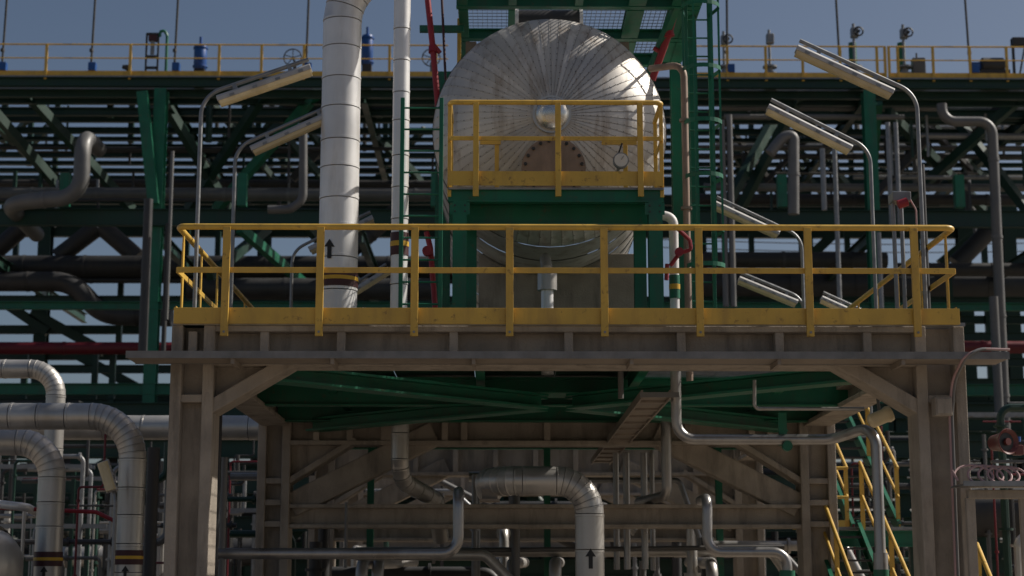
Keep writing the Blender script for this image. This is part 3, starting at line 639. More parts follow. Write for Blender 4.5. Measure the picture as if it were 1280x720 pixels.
# ================================================================== LEFT FOREGROUND PIPES
Y = 23.0; zh = ZZ(521, Y); xv = XX(164, Y, 620); r = .183
e1 = thing('clad_pipe', 'fat silver clad pipe elbow at left with maroon and yellow band', 'pipe', (xv, Y, 0))
clad(e1, [(XX(-120, Y, 521), Y, zh), (xv, Y, zh), (xv, Y, .3)], r, 'alu', .58, .36, 11, 32); colour_band(e1, xv, ZZ(706, Y), ZZ(688, Y), Y, r); arrow(e1, xv, ZZ(726, Y), Y, .2, 'black', r)
Y = 23.9; zh = ZZ(553, Y); xv2 = XX(63, Y, 640)
e2 = thing('clad_pipe', 'fat silver clad pipe elbow nearest the left edge, below the first', 'pipe', (xv2, Y, 0))
clad(e2, [(XX(-120, Y, 553), Y + .0, zh), (xv2, Y, zh), (xv2, Y, .3)], .19, 'alu', .5, .36, 8, 32); colour_band(e2, xv2, ZZ(708, Y), ZZ(690, Y), Y, .19); arrow(e2, xv2, ZZ(726, Y), Y, .2, 'black', .19)
Y = 26.5; zh = ZZ(462, Y); xv3 = XX(70, Y, 490)
e3 = thing('clad_pipe', 'silver clad pipe elbow highest at the left edge', 'pipe', (xv3, Y, 0))
clad(e3, [(XX(-120, Y, 462), Y, zh), (xv3, Y, zh), (xv3, Y, 1.2)], .15, 'alu', .42, .4, 9, 24)
Y = 28.6; zh = ZZ(535, Y)
e4 = thing('clad_pipe', 'long horizontal clad pipe passing behind the left column', 'pipe', (XX(240, Y, 535), Y, zh))
clad(e4, [(XX(-60, Y, 535), Y, zh), (XX(455, Y, 535), Y, zh)], .21, 'alu', None, .62, 6, 28)
ll = lamp('cream linear light on thin pole between the two left clad pipes', 143, 140, 613, 129, 578, 22.4, LG, 0.0, 660, (.15, .95, .28))
x0, Y = XX(190, 24.4, 620), 24.4
simple_pipe('dark_post', 'dark grey round post just right of the left clad pipe', [(x0, Y, 0), (x0, Y, ZZ(560, Y))], .09, 'dgrey')
x0 = XX(271, 19.9, 640); simple_pipe('downpipe', 'black downpipe along the inside of the left column', [(x0, 19.9, 0), (x0, 19.9, ZZ(512, 19.9))], .032, 'black')
x0 = XX(279, 20.6, 640); simple_pipe('conduit', 'slim grey pipe beside the black downpipe', [(x0, 20.6, 0), (x0, 20.6, ZZ(572, 20.6))], .04, 'grey')
# valve bodies at the left edge
def channel_head(label, px, py, Y, r):
    p = W(px, py, Y); t = thing('channel_head', label, 'vessel', (p.x, Y, p.z - r)); ax = Vector((.86, -.5, 0)).normalized()
    lathe('shell', p, ax, [(-1.6, r * .9), (-.42, r * .9), (-.3, r * .93)], 'alup', t)
    lathe('head', p, ax, [(-.12, r * .96), (.02, r * .93), (.12, r * .8), (.2, r * .55), (.24, r * .28), (.25, .01)], 'alu', t)
    for d, m_, k in ((-.36, 'gloss', 1.12), (-.26, 'alup', 1.14), (-.15, 'gloss', 1.1), (-.7, 'alup', .95)): disc('flange', p + ax * d, ax, r * k, .07, m_, t, 36)
    for k in range(18):
        q = 2 * math.pi * k / 18; sd_ = ax.cross(Vector((0, 0, 1))); c = p - ax * .2 + (sd_ * math.cos(q) + Vector((0, 0, 1)) * math.sin(q)) * r * 1.03; disc('bolt', c, ax, .022, .26, 'dgrey', t, 6)
    bar('saddle', p - ax * .9 + Vector((0, 0, -r * .8)), Vector((p.x - .77, p.y + .45, 0)), .3, .4, 'dgreen', t)
channel_head('round black and pale vessel head at the lower left edge', -8, 708, 22.6, .52)
simple_pipe('red_branch_pipe', 'thin red pipe above the vessel head at the lower left edge', [W(-60, 632, 24.6), W(120, 640, 24.6), W(145, 652, 24.6)], .03, 'red'); simple_pipe('pale_branch_pipe', 'short pale pipe above the red pipe at the left edge', [W(-40, 626, 24.2), W(34, 634, 24.2), W(44, 640, 25.4)], .06, 'alup')
# ================================================================== RIGHT FOREGROUND: SHELF, COIL, SIREN, CABLES
Y = 18.6
sh = thing('cable_shelf', 'tan bracket shelf with tray sticking out right of the right column', 'bracket', W(1240, 610, Y))
z1 = ZZ(606, Y); box('shelf_plate', (XX(1196, Y, 606), Y - .25, z1 - .02), (XX(1330, Y, 606), Y + .25, z1), 'galv', sh)
box('shelf_lip', (XX(1196, Y, 606), Y - .265, z1 - .025), (XX(1330, Y, 606), Y - .251, z1 + .03), 'galv', sh)
bar('arm', W(1209, 618, Y), W(1330, 618, Y), .1, .1, 'conc', sh, None, .01); bar('leg', (XX(1214, Y, 660), Y, 0), (XX(1214, Y, 660), Y, ZZ(622, Y)), .08, .1, 'conc', sh, None, .01)
bar('leg', (XX(1281, Y, 660), Y, 0), (XX(1281, Y, 660), Y, ZZ(622, Y)), .06, .1, 'conc', sh, None, .01)
co = thing('cable_coil', 'loops of pink cable coiled on the shelf at right', 'cable', W(1240, 603, Y))
v = []
pts = [W(1190, 588, Y - .1), W(1197, 600, Y - .15)]
N = 130
for k in range(N):
    s = k / N; a = 2 * math.pi * 4.5 * s
    cxp = 1212 + 55 * s ** .8; rp = .15 - .03 * s
    c = W(cxp, 594, Y - .1); pts.append(c + Vector((-math.cos(a) * rp * 1.15, math.sin(a * 1.0) * .09, math.sin(a) * rp * .75 + .005)))
sweep('cable_run', pts, .013, 'pink', co, 8)
sr = thing('siren_horn', 'round red siren horn on a bracket at the right edge', 'siren', W(1255, 575, Y))
p = W(1251, 553, Y)
ax = Vector((.42, -.9, .0)).normalized()
lathe('horn', p, ax, [(-.13, .05), (-.12, .085), (0, .1), (.06, .12), (.12, .145), (.13, .14), (.115, .125), (.03, .05)], 'horn', sr)
disc('mouth', p + ax * .08, ax, .1, .02, 'black', sr, 24); disc('center_boss', p + ax * .1, ax, .04, .05, 'horn', sr, 16)
bar('bracket', W(1240, 577, Y), W(1278, 577, Y), .12, .03, 'grey', sr); tube('bracket_leg', [W(1242, 577, Y), W(1238, 604, Y)], .012, 'grey', sr); tube('bracket_leg', [W(1268, 577, Y), W(1274, 604, Y)], .012, 'grey', sr)
bx_ = W(1271, 560, Y); box('control_box', (bx_.x - .04, Y - .06, bx_.z - .08), (bx_.x + .06, Y + .06, bx_.z + .03), 'horn', sr, .01); sweep('blue_gland', [W(1272, 552, Y), W(1272, 546, Y)], .035, 'blue', sr, 12)
for i, (dx, lab, mm) in enumerate(((0, 'pink cable looping over the tray and down the right column', 'pink'), (3, 'grey purple armoured cable down the right column', 'grey'))):
    simple_pipe('power_cable', lab, [W(1262 - i * 12, 437, 18.5), W(1225, 436, 18.45), W(1205 + dx, 445, 18.4), W(1190 + dx, 475, 18.8), W(1187 + dx, 520, 18.88), W(1190 + dx, 600, 18.9), W(1196 + dx, 760, 18.9)], .015 + .004 * i, mm, 'cable', .3, ns=8)
jb = thing('junction_box', 'small tan junction box fixed on the right column', 'box', W(1176, 505, 18.95)); p = W(1167, 515, 18.9); box('enclosure', (p.x, 18.8, p.z - .05), (p.x + .19, 18.99, p.z + .16), 'conc', jb, .01); box('lid', (p.x + .015, 18.785, p.z - .03), (p.x + .175, 18.799, p.z + .14), 'conc', jb, .004)
fl = thing('flood_light', 'beige cylindrical lamp under the deck beside the right column', 'lamp', W(1100, 519, 19.8)); a, b = W(1086, 528, 19.7), W(1114, 516, 19.7)
sweep('body', [a, a.lerp(b, .1), a.lerp(b, .7), a.lerp(b, .85), b], [.05, .085, .085, .1, .09], 'cream', fl, 20); tube('mount', [a.lerp(b, .5), a.lerp(b, .5) + Vector((0, .1, .3))], .02, 'grey', fl)
# ================================================================== STAIR AT RIGHT
st = thing('stair_tower', 'steep green stair with yellow handrails behind the right column', 'stair', (7, 29, 0))
La = 29.0; lz = ZZ(662, La)
def flight(x0, x1, ya, za_, yb, zb2, ra_=True):
    for x in (x0, x1):
        channel('stringer', (x, ya, za_), (x, yb, zb2), .24, .06, 'green', st)
    n = max(3, int(abs(zb2 - za_) / .19))
    for k in range(1, n):
        s = k / n; box('tread', (x0 + .02, ya + (yb - ya) * s - .12, za_ + (zb2 - za_) * s), (x1 - .02, ya + (yb - ya) * s + .12, za_ + (zb2 - za_) * s + .03), 'dgrey', st)
    for x in (x0 - .04, x1 + .04):
        tube('handrail', [(x, ya, za_ + 1.05), (x, yb, zb2 + 1.05)], .03, 'yellow', st); tube('mid_rail', [(x, ya, za_ + .55), (x, yb, zb2 + .55)], .024, 'yellow', st)
        for s in (.02, .5, .98): c = Vector((x, ya + (yb - ya) * s, za_ + (zb2 - za_) * s)); bar('post', c, c + Vector((0, 0, 1.04)), .03, .07, 'yellow', st)
xa = XX(1122, La, 662); flight(xa - .8, xa, La, lz, La + 4.4, lz + 2.6)
xb_ = xa - .95; flight(xb_ - .75, xb_, La - 1.4, lz, La - 5.4, max(.1, lz - 2.5))
box('landing', (xb_ - .8, La - 1.38, lz - .05), (xa + .5, La - .02, lz), 'galv', st); ibeam('landing_beam', (xb_ - .9, La - 1.3, lz - .19), (xa + .6, La - 1.3, lz - .19), .26, .12, 'green', st)
for px in (1050, 1138):
    x = XX(px, La, 690); bar('column', (x, La - .2, 0), (x, La - .2, lz - .06), .14, .14, 'dgreen', st)
x0, x1 = xa + .1, xa + .6
box('toe_board', (x0, La - 1.4, lz), (x1, La - 1.385, lz + .14), 'yellow', st); box('toe_board', (xb_ - .85, La - .02, lz), (xb_ + .05, La - .005, lz + .16), 'yellow', st)
for zz in (1.05, .55): tube('handrail', [(xb_ - .85, La - .02, lz + zz), (xb_ + .1, La - .02, lz + zz)], .028, 'yellow', st)
post(st, xb_ - .3, La - .03, lz, lz + 1.05, .07, .05)
nr = thing('handrail', 'yellow sloping handrail low right of the right column', 'railing', W(1222, 720, 22)); tube('rail', [W(1221, 680, 22), W(1262, 780, 20)], .03, 'yellow', nr); a = W(1223, 690, 22); bar('post', (a.x, 22, 0), (a.x, 22, a.z), .05, .05, 'yellow', nr)
# ================================================================== BIG PIPE RACK BEHIND
YK = 54.0
def RZ(py, Y=YK): return ZZ(py, Y)
zt = RZ(98)
rk = thing('pipe_rack', 'tall green multi-level steel pipe rack filling the background', 'pipe rack', (0, YK, 0))
xs0, xs1 = XX(-160, YK, 100), XX(1440, YK, 100)
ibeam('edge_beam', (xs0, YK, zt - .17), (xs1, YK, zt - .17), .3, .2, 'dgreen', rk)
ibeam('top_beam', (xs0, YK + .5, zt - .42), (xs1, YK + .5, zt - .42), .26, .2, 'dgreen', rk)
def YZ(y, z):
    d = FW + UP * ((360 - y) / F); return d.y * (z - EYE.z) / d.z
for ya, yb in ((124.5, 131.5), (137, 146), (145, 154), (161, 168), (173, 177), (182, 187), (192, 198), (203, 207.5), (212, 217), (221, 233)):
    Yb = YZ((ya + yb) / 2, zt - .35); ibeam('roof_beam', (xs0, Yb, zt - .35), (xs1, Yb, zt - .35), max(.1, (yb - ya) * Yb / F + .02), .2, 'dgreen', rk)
for ya, yb, h in ((56.8, 57.7, 1.3), (60.2, 61.1, 2.4), (63.6, 64.6, 3.5), (67.4, 68.4, 4.7)):  # stepped slabs added to keep overhead sun and sky light off the rack
    box('light_block_deck', (xs0, ya, zt + h - .9), (xs1, yb, zt + h - .75), 'dgrey', rk)
    ibeam('light_block_beam', (xs0, ya + .1, zt + h - 1.0), (xs1, ya + .1, zt + h - 1.0), .18, .2, 'dgreen', rk)
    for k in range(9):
        x = xs0 + (xs1 - xs0) * (k + .5) / 9; bar('light_block_post', (x, yb - .2, zt - .4), (x, yb - .2, zt + h - .9), .2, .2, 'dgreen', rk)
cols = [XX(p, YK, 300) for p in (-60, 194, 1093, 1330)] 
for x in cols:
    ibeam('column', (x, YK + .1, 0), (x, YK + .1, zt - .4), .42, .4, 'green', rk, .03, .03, (0, 1, 0))
farx = [XX(p, 66, 330) for p in (56, 330, 640, 875, 1008, 1205, 1262)]
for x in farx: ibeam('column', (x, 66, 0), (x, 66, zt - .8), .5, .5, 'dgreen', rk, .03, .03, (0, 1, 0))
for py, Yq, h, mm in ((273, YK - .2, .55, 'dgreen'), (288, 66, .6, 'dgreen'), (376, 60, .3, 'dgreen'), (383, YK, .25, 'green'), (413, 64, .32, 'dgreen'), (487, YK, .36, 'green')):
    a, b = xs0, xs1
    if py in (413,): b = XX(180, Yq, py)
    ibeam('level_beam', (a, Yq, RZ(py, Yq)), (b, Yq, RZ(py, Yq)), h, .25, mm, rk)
def brace(x0, y0, Y0, x1, y1, Y1, h=.28, m='dgreen', nm='brace'): return bar(nm, W(x0, y0, Y0), W(x1, y1, Y1), h * .8, h, m, rk)
brace(178, 115, YK - .3, 192, 255, YK - .2, .35, 'green')
for a in ((200, 118, 286, 262), (35, 118, 165, 262), (-20, 125, 70, 230), (395, 118, 270, 262), (300, 285, 400, 372), (262, 345, 335, 285), (385, 283, 470, 383), (1098, 128, 1088, 260), (1000, 118, 925, 262), (1280, 118, 1120, 262), (1110, 140, 1230, 262), (905, 262, 985, 118), (1290, 270, 1180, 130), (330, 118, 235, 262)):
    brace(a[0], a[1], YK + 1.5, a[2], a[3], YK + 4 + random.random() * 3, .32, 'green' if a[0] in (1098, 300, 395) else 'dgreen')
for a in ((40, 390, 130, 440), (0, 375, 60, 415), (90, 440, 170, 484), (1230, 285, 1175, 330), (1005, 328, 1045, 290), (880, 285, 855, 325)):
    brace(a[0], a[1], 64, a[2], a[3], 64, .38, 'dgreen')
for px in (20, 52, 350, 425, 560, 690, 780, 930, 990, 1045, 1205):
    x = XX(px, 58, 200); bar('hanger', (x, 58, RZ(270, 58)), (x, 58, RZ(random.choice((190, 215, 235)), 58)), .12, .12, random.choice(('dgreen', 'dgrey')), rk)
for px in (85, 305, 545, 975, 1195):
    x = XX(px, YK - .1, 230); bar('bracket_post', (x, YK - .4, RZ(262)), (x, YK - .4, RZ(222)), .3, .3, 'green', rk)
# transverse beams between near and far columns
for x in [XX(p, YK, 300) for p in (-60, 194, 450, 760, 1093, 1330)]:
    for py in (104, 280): ibeam('transverse_beam', (x, YK + .7, RZ(py) - .3), (x, 72, RZ(py) - .3), .4, .22, 'dgreen', rk)
rs_ = random.Random(21)
for k in range(70):
    left = k % 2; px = rs_.uniform(-20, 560) if left else rs_.uniform(880, 1300); Yq = rs_.uniform(55.5, 69); y0 = rs_.uniform(108, 235); y1 = y0 + rs_.uniform(18, 75)
    x = XX(px, Yq, y0); bar('hanger', (x, Yq, ZZ(min(y1, 285), Yq)), (x, Yq, ZZ(y0, Yq)), .08, .08, rs_.choice(('dgreen', 'dgrey', 'dgreen', 'galv')), rk)
for k in range(34):
    left = k % 2; px = rs_.uniform(-20, 540) if left else rs_.uniform(890, 1290); Yq = rs_.uniform(56, 70); y0 = rs_.uniform(105, 180); d = rs_.choice((-1, 1)) * rs_.uniform(40, 110)
    brace(px, y0, Yq, px + d, min(270, y0 + abs(d) * rs_.uniform(.8, 1.4)), Yq + rs_.uniform(0, 3), rs_.uniform(.16, .3), rs_.choice(('dgreen', 'dgreen', 'dgrey')))
for py, Yq, h in ((250, 63, .4), (258, 69, .4)):
    ibeam('level_beam', (xs0, Yq, RZ(py, Yq)), (xs1, Yq, RZ(py, Yq)), h, .2, 'dgreen', rk)
for px, y0, y1, Yq in ((270, 290, 480, 63), (20, 290, 330, 63), (150, 345, 430, 62), (232, 285, 420, 64), (420, 285, 385, 63), (455, 285, 385, 64), (940, 290, 385, 63), (1060, 285, 385, 64), (1150, 285, 480, 62), (1190, 340, 520, 60), (1235, 290, 520, 63), (118, 440, 520, 60), (30, 440, 520, 58), (140, 440, 520, 57)):
    x = XX(px, Yq, (y0 + y1) / 2); bar('stanchion', (x, Yq, ZZ(y1, Yq)), (x, Yq, ZZ(y0, Yq)), .2, .2, 'dgreen', rk)
for py, Yq, a, b in ((399, 63, 880, 1440), (420, 60, 1100, 1440), (452, 60, 1100, 1440), (462, 62, -160, 320), (478, 58, 1100, 1440), (446, 66, -160, 320), (505, 57, -160, 320), (505, 57, 1100, 1440)):
    ibeam('level_beam', (XX(a, Yq, py), Yq, RZ(py, Yq)), (XX(b, Yq, py), Yq, RZ(py, Yq)), .3, .2, 'dgreen', rk)
# grated walkway, railing on the top edge
grating('walkway_grating', xs0, xs1, YK - .2, YK + 1.3, zt, rk, pitch=.12, cross=.5, t=.02)
rr_ = thing('rack_railing', 'yellow railing along the top edge of the pipe rack', 'railing', (0, YK, zt))
for a, b in ((-160, 560), (860, 1106), (1110, 1440)):
    xa_, xb2 = XX(a, YK, 80), XX(b, YK, 80)
    tube('top_rail', [(xa_, YK, RZ(57)), (xb2, YK, RZ(57))], .028, 'yellow', rr_); tube('mid_rail', [(xa_, YK, RZ(74)), (xb2, YK, RZ(74))], .022, 'yellow', rr_)
    box('toe_board', (xa_, YK - .02, RZ(98)), (xb2, YK, RZ(90)), 'yellow', rr_)
for px in (-48, 58, 163, 274, 327, 380, 433, 487, 545, 909, 957, 1003, 1050, 1096, 1106, 1111, 1122, 1166, 1212, 1258, 1305):
    x = XX(px, YK, 80); post(rr_, x, YK - .05, RZ(101), RZ(57), .09, .05)
# pipes carried by the rack
def hpipe(label, x0, x1, py, Y, r, m, name='rack_pipe', clad_=False):
    a, b = W(x0, py, Y), W(x1, py, Y); b.z = a.z
    return simple_pipe(name, label, [a, b], r, m, ns=20)
hpipe('long pale pipe on the upper level of the rack at left', -160, 560, 242, 57, .23, 'grey')
hpipe('thick dark grey pipe crossing below the rack truss at left', -160, 600, 333, 61, .42, 'dgrey')
hpipe('slim dark pipe just below the thick grey rack pipe', -160, 620, 350, 61, .11, 'dgrey')
hpipe('thick dark pipe lower behind the platform railing at left', 235, 560, 361, 57, .38, 'dgrey')
hpipe('thick blue grey pipe ending in a cap behind the right railing', 850, 1108, 325, 56, .28, 'dgrey')
hpipe('grey pipe leaving the picture at right below the rack truss', 1120, 1440, 337, 58, .24, 'dgrey')
hpipe('broad dark pipe behind the right railing corner', 860, 1440, 356, 62, .5, 'dgrey')
hpipe('red fire main crossing at left below the rack', -160, 320, 435, 56, .21, 'dred')
hpipe('red fire main crossing at the right edge below the rack', 1100, 1440, 434, 56, .21, 'dred')
hpipe('thin pipe on the highest rack level at right', 900, 1180, 135, 56, .1, 'grey'); hpipe('thin pipe below it on the right rack level', 905, 1130, 146, 55, .09, 'grey')
hpipe('grey pipe run across the middle rack level at right', 860, 1440, 184, 60, .08, 'grey'); hpipe('pair pipe below the middle rack level at right', 860, 1440, 195, 60, .08, 'dgrey')
hpipe('pale pipe low on the rack at right behind lamps', 880, 1440, 234, 58, .14, 'grey'); hpipe('dark pipe on the middle rack level at left', -160, 560, 184.5, 60, .07, 'dgrey')
hpipe('thin dark pipe above the pale rack pipe at left', -160, 560, 229, 62, .15, 'dgrey')
hpipe('dark pipe right of the drum near the rack bottom', 860, 1440, 249, 60, .2, 'dgrey')
Yq = 52.5
simple_pipe('rack_pipe', 'grey pipe dropping and turning left at the far left of the rack', [(XX(104, Yq, 200), Yq + 2, RZ(168, Yq)), W(104, 168, Yq), W(101, 246, Yq), W(8, 254, Yq), (XX(4, Yq, 254), Yq + 4, RZ(262, Yq))], .26, 'grey', R=.75, ns=20)
simple_pipe('rack_pipe', 'slim grey pipe with two bends descending at the far right', [W(1177, 130, 48), W(1178, 152, 48), W(1240, 152, 48), W(1257, 545, 48)], .15, 'grey', R=.4, ns=18)
simple_pipe('rack_pipe', 'grey pipe bending over and down right of the caged ladder', [W(962, 192, 50), W(978, 172, 50), W(992, 168, 50), W(992, 268, 50)], .17, 'grey', R=.5, ns=18)
simple_pipe('rack_pipe', 'thin bent pipe behind the thick riser pipe', [W(379, 160, 46), W(379, 250, 46), W(362, 262, 46), W(335, 262, 46)], .12, 'grey', R=.4, ns=14)
simple_pipe('rack_pipe', 'big pipe bending down to a sunlit end at left', [W(-20, 352, 60), W(90, 352, 60), W(128, 394, 60), W(215, 396, 60)], .36, 'dgrey', R=1.5, ns=24)
simple_pipe('rack_pipe', 'grey diagonal pipe rising between the two risers', [W(420, 330, 58), W(505, 255, 58)], .3, 'dgrey')
for i, (a, lab) in enumerate((((-30, 335, 30, 283), 'leftmost diagonal tube under the rack'), ((72, 322, 122, 284), 'rising diagonal tube of the chevron under the rack at left'), ((128, 284, 172, 322), 'falling diagonal tube of the chevron under the rack at left'), ((1195, 330, 1235, 290), 'dark diagonal tube under the rack at the right edge'))):
    simple_pipe('diagonal_tube', lab, [W(a[0], a[1], 61.5), W(a[2], a[3], 61.5)], .34, 'dgrey', ns=18)
for i, (px, y0, y1, r, mm) in enumerate(((905, 150, 383, .09, 'grey'), (914, 143, 383, .09, 'grey'), (1029, 185, 262, .08, 'galv'), (1046, 168, 383, .07, 'galv'), (1112, 152, 285, .07, 'galv'), (1122, 152, 285, .07, 'galv'), (1246, 370, 540, .13, 'grey'), (182, 250, 440, .13, 'dgrey'), (212, 190, 400, .05, 'grey'), (207, 280, 440, .07, 'dgrey'), (1100, 290, 385, .07, 'galv'))):
    x = XX(px, 47, (y0 + y1) / 2); labs = ('left one of twin thin pipes right of the caged ladder', 'right one of twin thin pipes right of the caged ladder', 'short thin vertical pipe between the right lamps', 'thin vertical pipe left of the right green rack column', 'left one of two close thin pipes at upper right', 'right one of two close thin pipes at upper right', 'short vertical pipe beside the far right pipe', 'dark pipe beside the left green rack column', 'thin cable drop right of the left rack column', 'dark slim pipe right of the left rack column', 'thin pipe on the right green rack column')
    simple_pipe('vertical_pipe', labs[i], [(x, 47, ZZ(y1, 47)), (x, 47, ZZ(y0, 47))], r, mm)
LN = ('upper', 'middle', 'lower')
for k in range(46):
    left = k % 2; li = rs_.randrange(3); Yq = rs_.uniform(56, 70); py = rs_.uniform(*((110, 150), (150, 200), (200, 262))[li]); a = rs_.uniform(-100, 380) if left else rs_.uniform(870, 1150); b = a + rs_.uniform(60, 420); r_ = rs_.choice((.04, .06, .08, .12)); m_ = rs_.choice(('dgrey', 'dgrey', 'grey', 'galv', 'dgreen')); bend = rs_.random() < .5
    b = min(b, 560) if left else b
    A_, B_ = W(a, py, Yq), W(b, py, Yq); B_.z = A_.z; pts = [A_, B_]
    if bend: pts.append(Vector((B_.x, B_.y, B_.z - rs_.uniform(.5, 2))))
    simple_pipe('rack_line', '%s %s line%s through the %s rack level at %s' % ('thin' if r_ < .07 else 'stout', {'dgrey': 'dark grey', 'grey': 'grey', 'galv': 'galvanised', 'dgreen': 'green'}[m_], ' bending down' if bend else '', LN[li], 'left' if left else 'right'), pts, r_, m_, R=r_ * 3, group='small lines threaded through the big pipe rack', ns=8)
# ------------------------------------------------------------------ equipment on top of the rack
YT = 55.2
for i, (px, lab) in enumerate(((4, 'thin lamp mast at the far left of the rack top'), (115, 'thin lamp mast second from left on the rack top'), (219, 'thin lamp mast third from left on the rack top'), (383, 'thin lamp mast left of the thick riser'), (908, 'thin lamp mast right of the caged ladder top'), (1049, 'thin lamp mast behind the uppermost right lamp'), (1211, 'thin lamp mast near the right edge'))):
    x = XX(px, YT - 1, 50); t = thing('lamp_mast', lab, 'mast', (x, YT - 1, zt), 'lamp masts on the pipe rack'); lean = -.12 if px > 1000 else .1
    sweep('mast', [(x, YT - 1, zt), (x + lean, YT - 1, zt + 6)], .04, 'dgrey', t, 8); box('junction_box', (x - .02, YT - 1.3, RZ(90)), (x + .22, YT - 1.05, RZ(80)), 'blue', t, .01); disc('clamp', (x, YT - 1, RZ(62)), (0, 0, 1), .07, .1, 'dgrey', t, 10)
def tank(label, px, y0, y1, r, m, Y=YT):
    x = XX(px, Y, 70); z0, z1 = RZ(y0, Y), RZ(y1, Y); t = thing('small_tank', label, 'tank', (x, Y, zt))
    sweep('shell', [(x, Y, z0), (x, Y, z0 + .04), (x, Y, z1 - .06), (x, Y, z1)], [r * .9, r, r, r * .85], m, t, 24)
    for z in (z0 + .1, z1 - .1): disc('rim', (x, Y, z), (0, 0, 1), r + .03, .05, m, t, 24)
    sweep('vent', [(x, Y, z1), (x, Y, z1 + .3)], .05, m, t, 10); box('base', (x - r * .8, Y - r * .8, zt), (x + r * .8, Y + r * .8, z0), 'dgrey', t)
    return t
tank('blue cylinder tank on the rack top at left', 250.5, 88, 58, .22, 'blue')
tank('blue motor tank behind the thick riser on the rack top', 459, 82, 45, .2, 'blue')
fx_ = XX(190, YT, 70); t = thing('instrument_frame', 'dark open instrument frame with gauge glass on the rack top', 'instrument', (fx_, YT, zt))
for d in (-.2, .2): box('upright', (fx_ + d - .03, YT - .03, zt), (fx_ + d + .03, YT + .03, RZ(43, YT)), 'dgrey', t)
for py in (44, 72, 86): box('cross_bar', (fx_ - .2, YT - .04, RZ(py, YT) - .04), (fx_ + .2, YT + .04, RZ(py, YT) + .04), 'dgrey', t)
box('level_glass', (fx_ - .05, YT - .07, RZ(70, YT)), (fx_ + .08, YT - .02, RZ(50, YT)), 'galv', t); box('block', (fx_ - .12, YT - .1, RZ(53, YT)), (fx_ + .16, YT + .1, RZ(46, YT)), 'maroon', t)
simple_pipe('goose_neck_pipe', 'slim green goose-neck pipe beside the instrument frame', [(XX(208, YT, 70), YT, zt), (XX(208, YT, 70), YT, RZ(46, YT)), (XX(205, YT, 70), YT, RZ(40, YT)), (XX(199, YT, 70), YT, RZ(40, YT)), (XX(199, YT, 70), YT, RZ(47, YT))], .05, 'green', R=.1)
t = thing('small_camera', 'small dark instrument head on the rack top at left', 'instrument', W(159, 95, YT)); p = W(159, 85, YT); sweep('head', [p - Vector((.16, 0, -.04)), p + Vector((.12, 0, 0))], [.07, .12], 'dgrey', t, 14); bar('stand', p, Vector((p.x, p.y, zt)), .05, .05, 'dgrey', t); box('base', (p.x - .5, YT + .1, zt), (p.x + .9, YT + .3, zt + .16), 'galv', t)
def wheel(label, px, py, r, Y=YT - .6):
    c = W(px, py, Y); t = thing('hand_wheel', label, 'valve wheel', (c.x, c.y, zt)); pts = [c + Vector((r * math.cos(2 * math.pi * k / 24), 0, r * math.sin(2 * math.pi * k / 24))) for k in range(25)]
    sweep('rim', pts, .022, 'dgrey', t, 8, False)
    for k in range(5): q = 2 * math.pi * k / 5 + .3; tube('spoke', [c, c + Vector((r * math.cos(q), 0, r * math.sin(q)))], .016, 'dgrey', t, None, 6)
    tube('stem', [c, c + Vector((0, .6, 0))], .03, 'dgrey', t); bar('pedestal', c + Vector((0, .6, 0)), Vector((c.x, c.y + .6, zt)), .12, .12, 'grey', t)
wheel('black hand wheel on the rack top left of the thick riser', 366, 72, .3); wheel('black hand wheel on the rack top left of the drum', 539, 72, .3)
def gate_valve(label, px, ytop, w_=.26, wheel_=True, mbody='galv'):
    x = XX(px, YT, 70); z1 = RZ(ytop, YT); t = thing('gate_valve', label, 'valve', (x, YT, zt))
    sweep('bonnet', [(x, YT, zt), (x, YT, zt + .35), (x, YT, zt + .36), (x, YT, zt + .8)], [w_ * .9, w_ * .8, w_ * .5, w_ * .4], mbody, t, 16); sweep('stem', [(x, YT, zt + .8), (x, YT, z1 + .1)], .05, mbody, t, 10)
    for s in (0.38, 0.55, .8): disc('flange', (x, YT, zt + s), (0, 0, 1), w_ * .95, .06, mbody, t, 16)
    box('actuator', (x - .1, YT - .12, z1 - .4), (x + .16, YT + .12, z1 - .05), mbody, t, .03)
    if wheel_:
        c = Vector((x + .12, YT - .25, z1 - .25)); sweep('hand_wheel', [c + Vector((.15 * math.cos(2 * math.pi * k / 18), 0, .15 * math.sin(2 * math.pi * k / 18))) for k in range(19)], .03, 'black', t, 6, False); disc('wheel_hub', c, (0, 1, 0), .05, .1, 'black', t, 10)
gate_valve('tall grey valve on the rack top nearest the caged ladder', 905, 42, .22); gate_valve('tall grey valve left of the uppermost right lamp', 962, 40, .26, False)
gate_valve('valve with black wheel behind the uppermost right lamp', 1068, 32, .28); gate_valve('valve with black wheel in the railing gap', 1130, 33, .28)
for px, lab in ((1127, 'green stand pipe behind the valve in the railing gap'), (1066, 'green stand pipe behind the valve beside the right lamp')):
    x = XX(px, YT + .4, 70); simple_pipe('stand_pipe', lab, [(x, YT + .4, zt), (x, YT + .4, RZ(48, YT))], .14, 'green')
t = thing('control_cabinet', 'small pale cabinet on the rack top right of the railing gap', 'cabinet', W(1148, 95, YT)); p = W(1148, 84, YT); box('body', (p.x - .22, YT - .15, zt), (p.x + .22, YT + .15, RZ(72, YT)), 'grey', t, .02); sweep('antenna', [(p.x - .05, YT, RZ(72, YT)), (p.x - .05, YT, RZ(65, YT))], .03, 'dgrey', t, 8); box('door', (p.x - .18, YT - .165, zt + .05), (p.x + .18, YT - .151, RZ(75, YT)), 'grey', t, .005)
t = thing('pump_motor', 'dark pump motor lying on the rack top at far right', 'motor', W(1245, 95, YT)); p = W(1242, 82, YT)
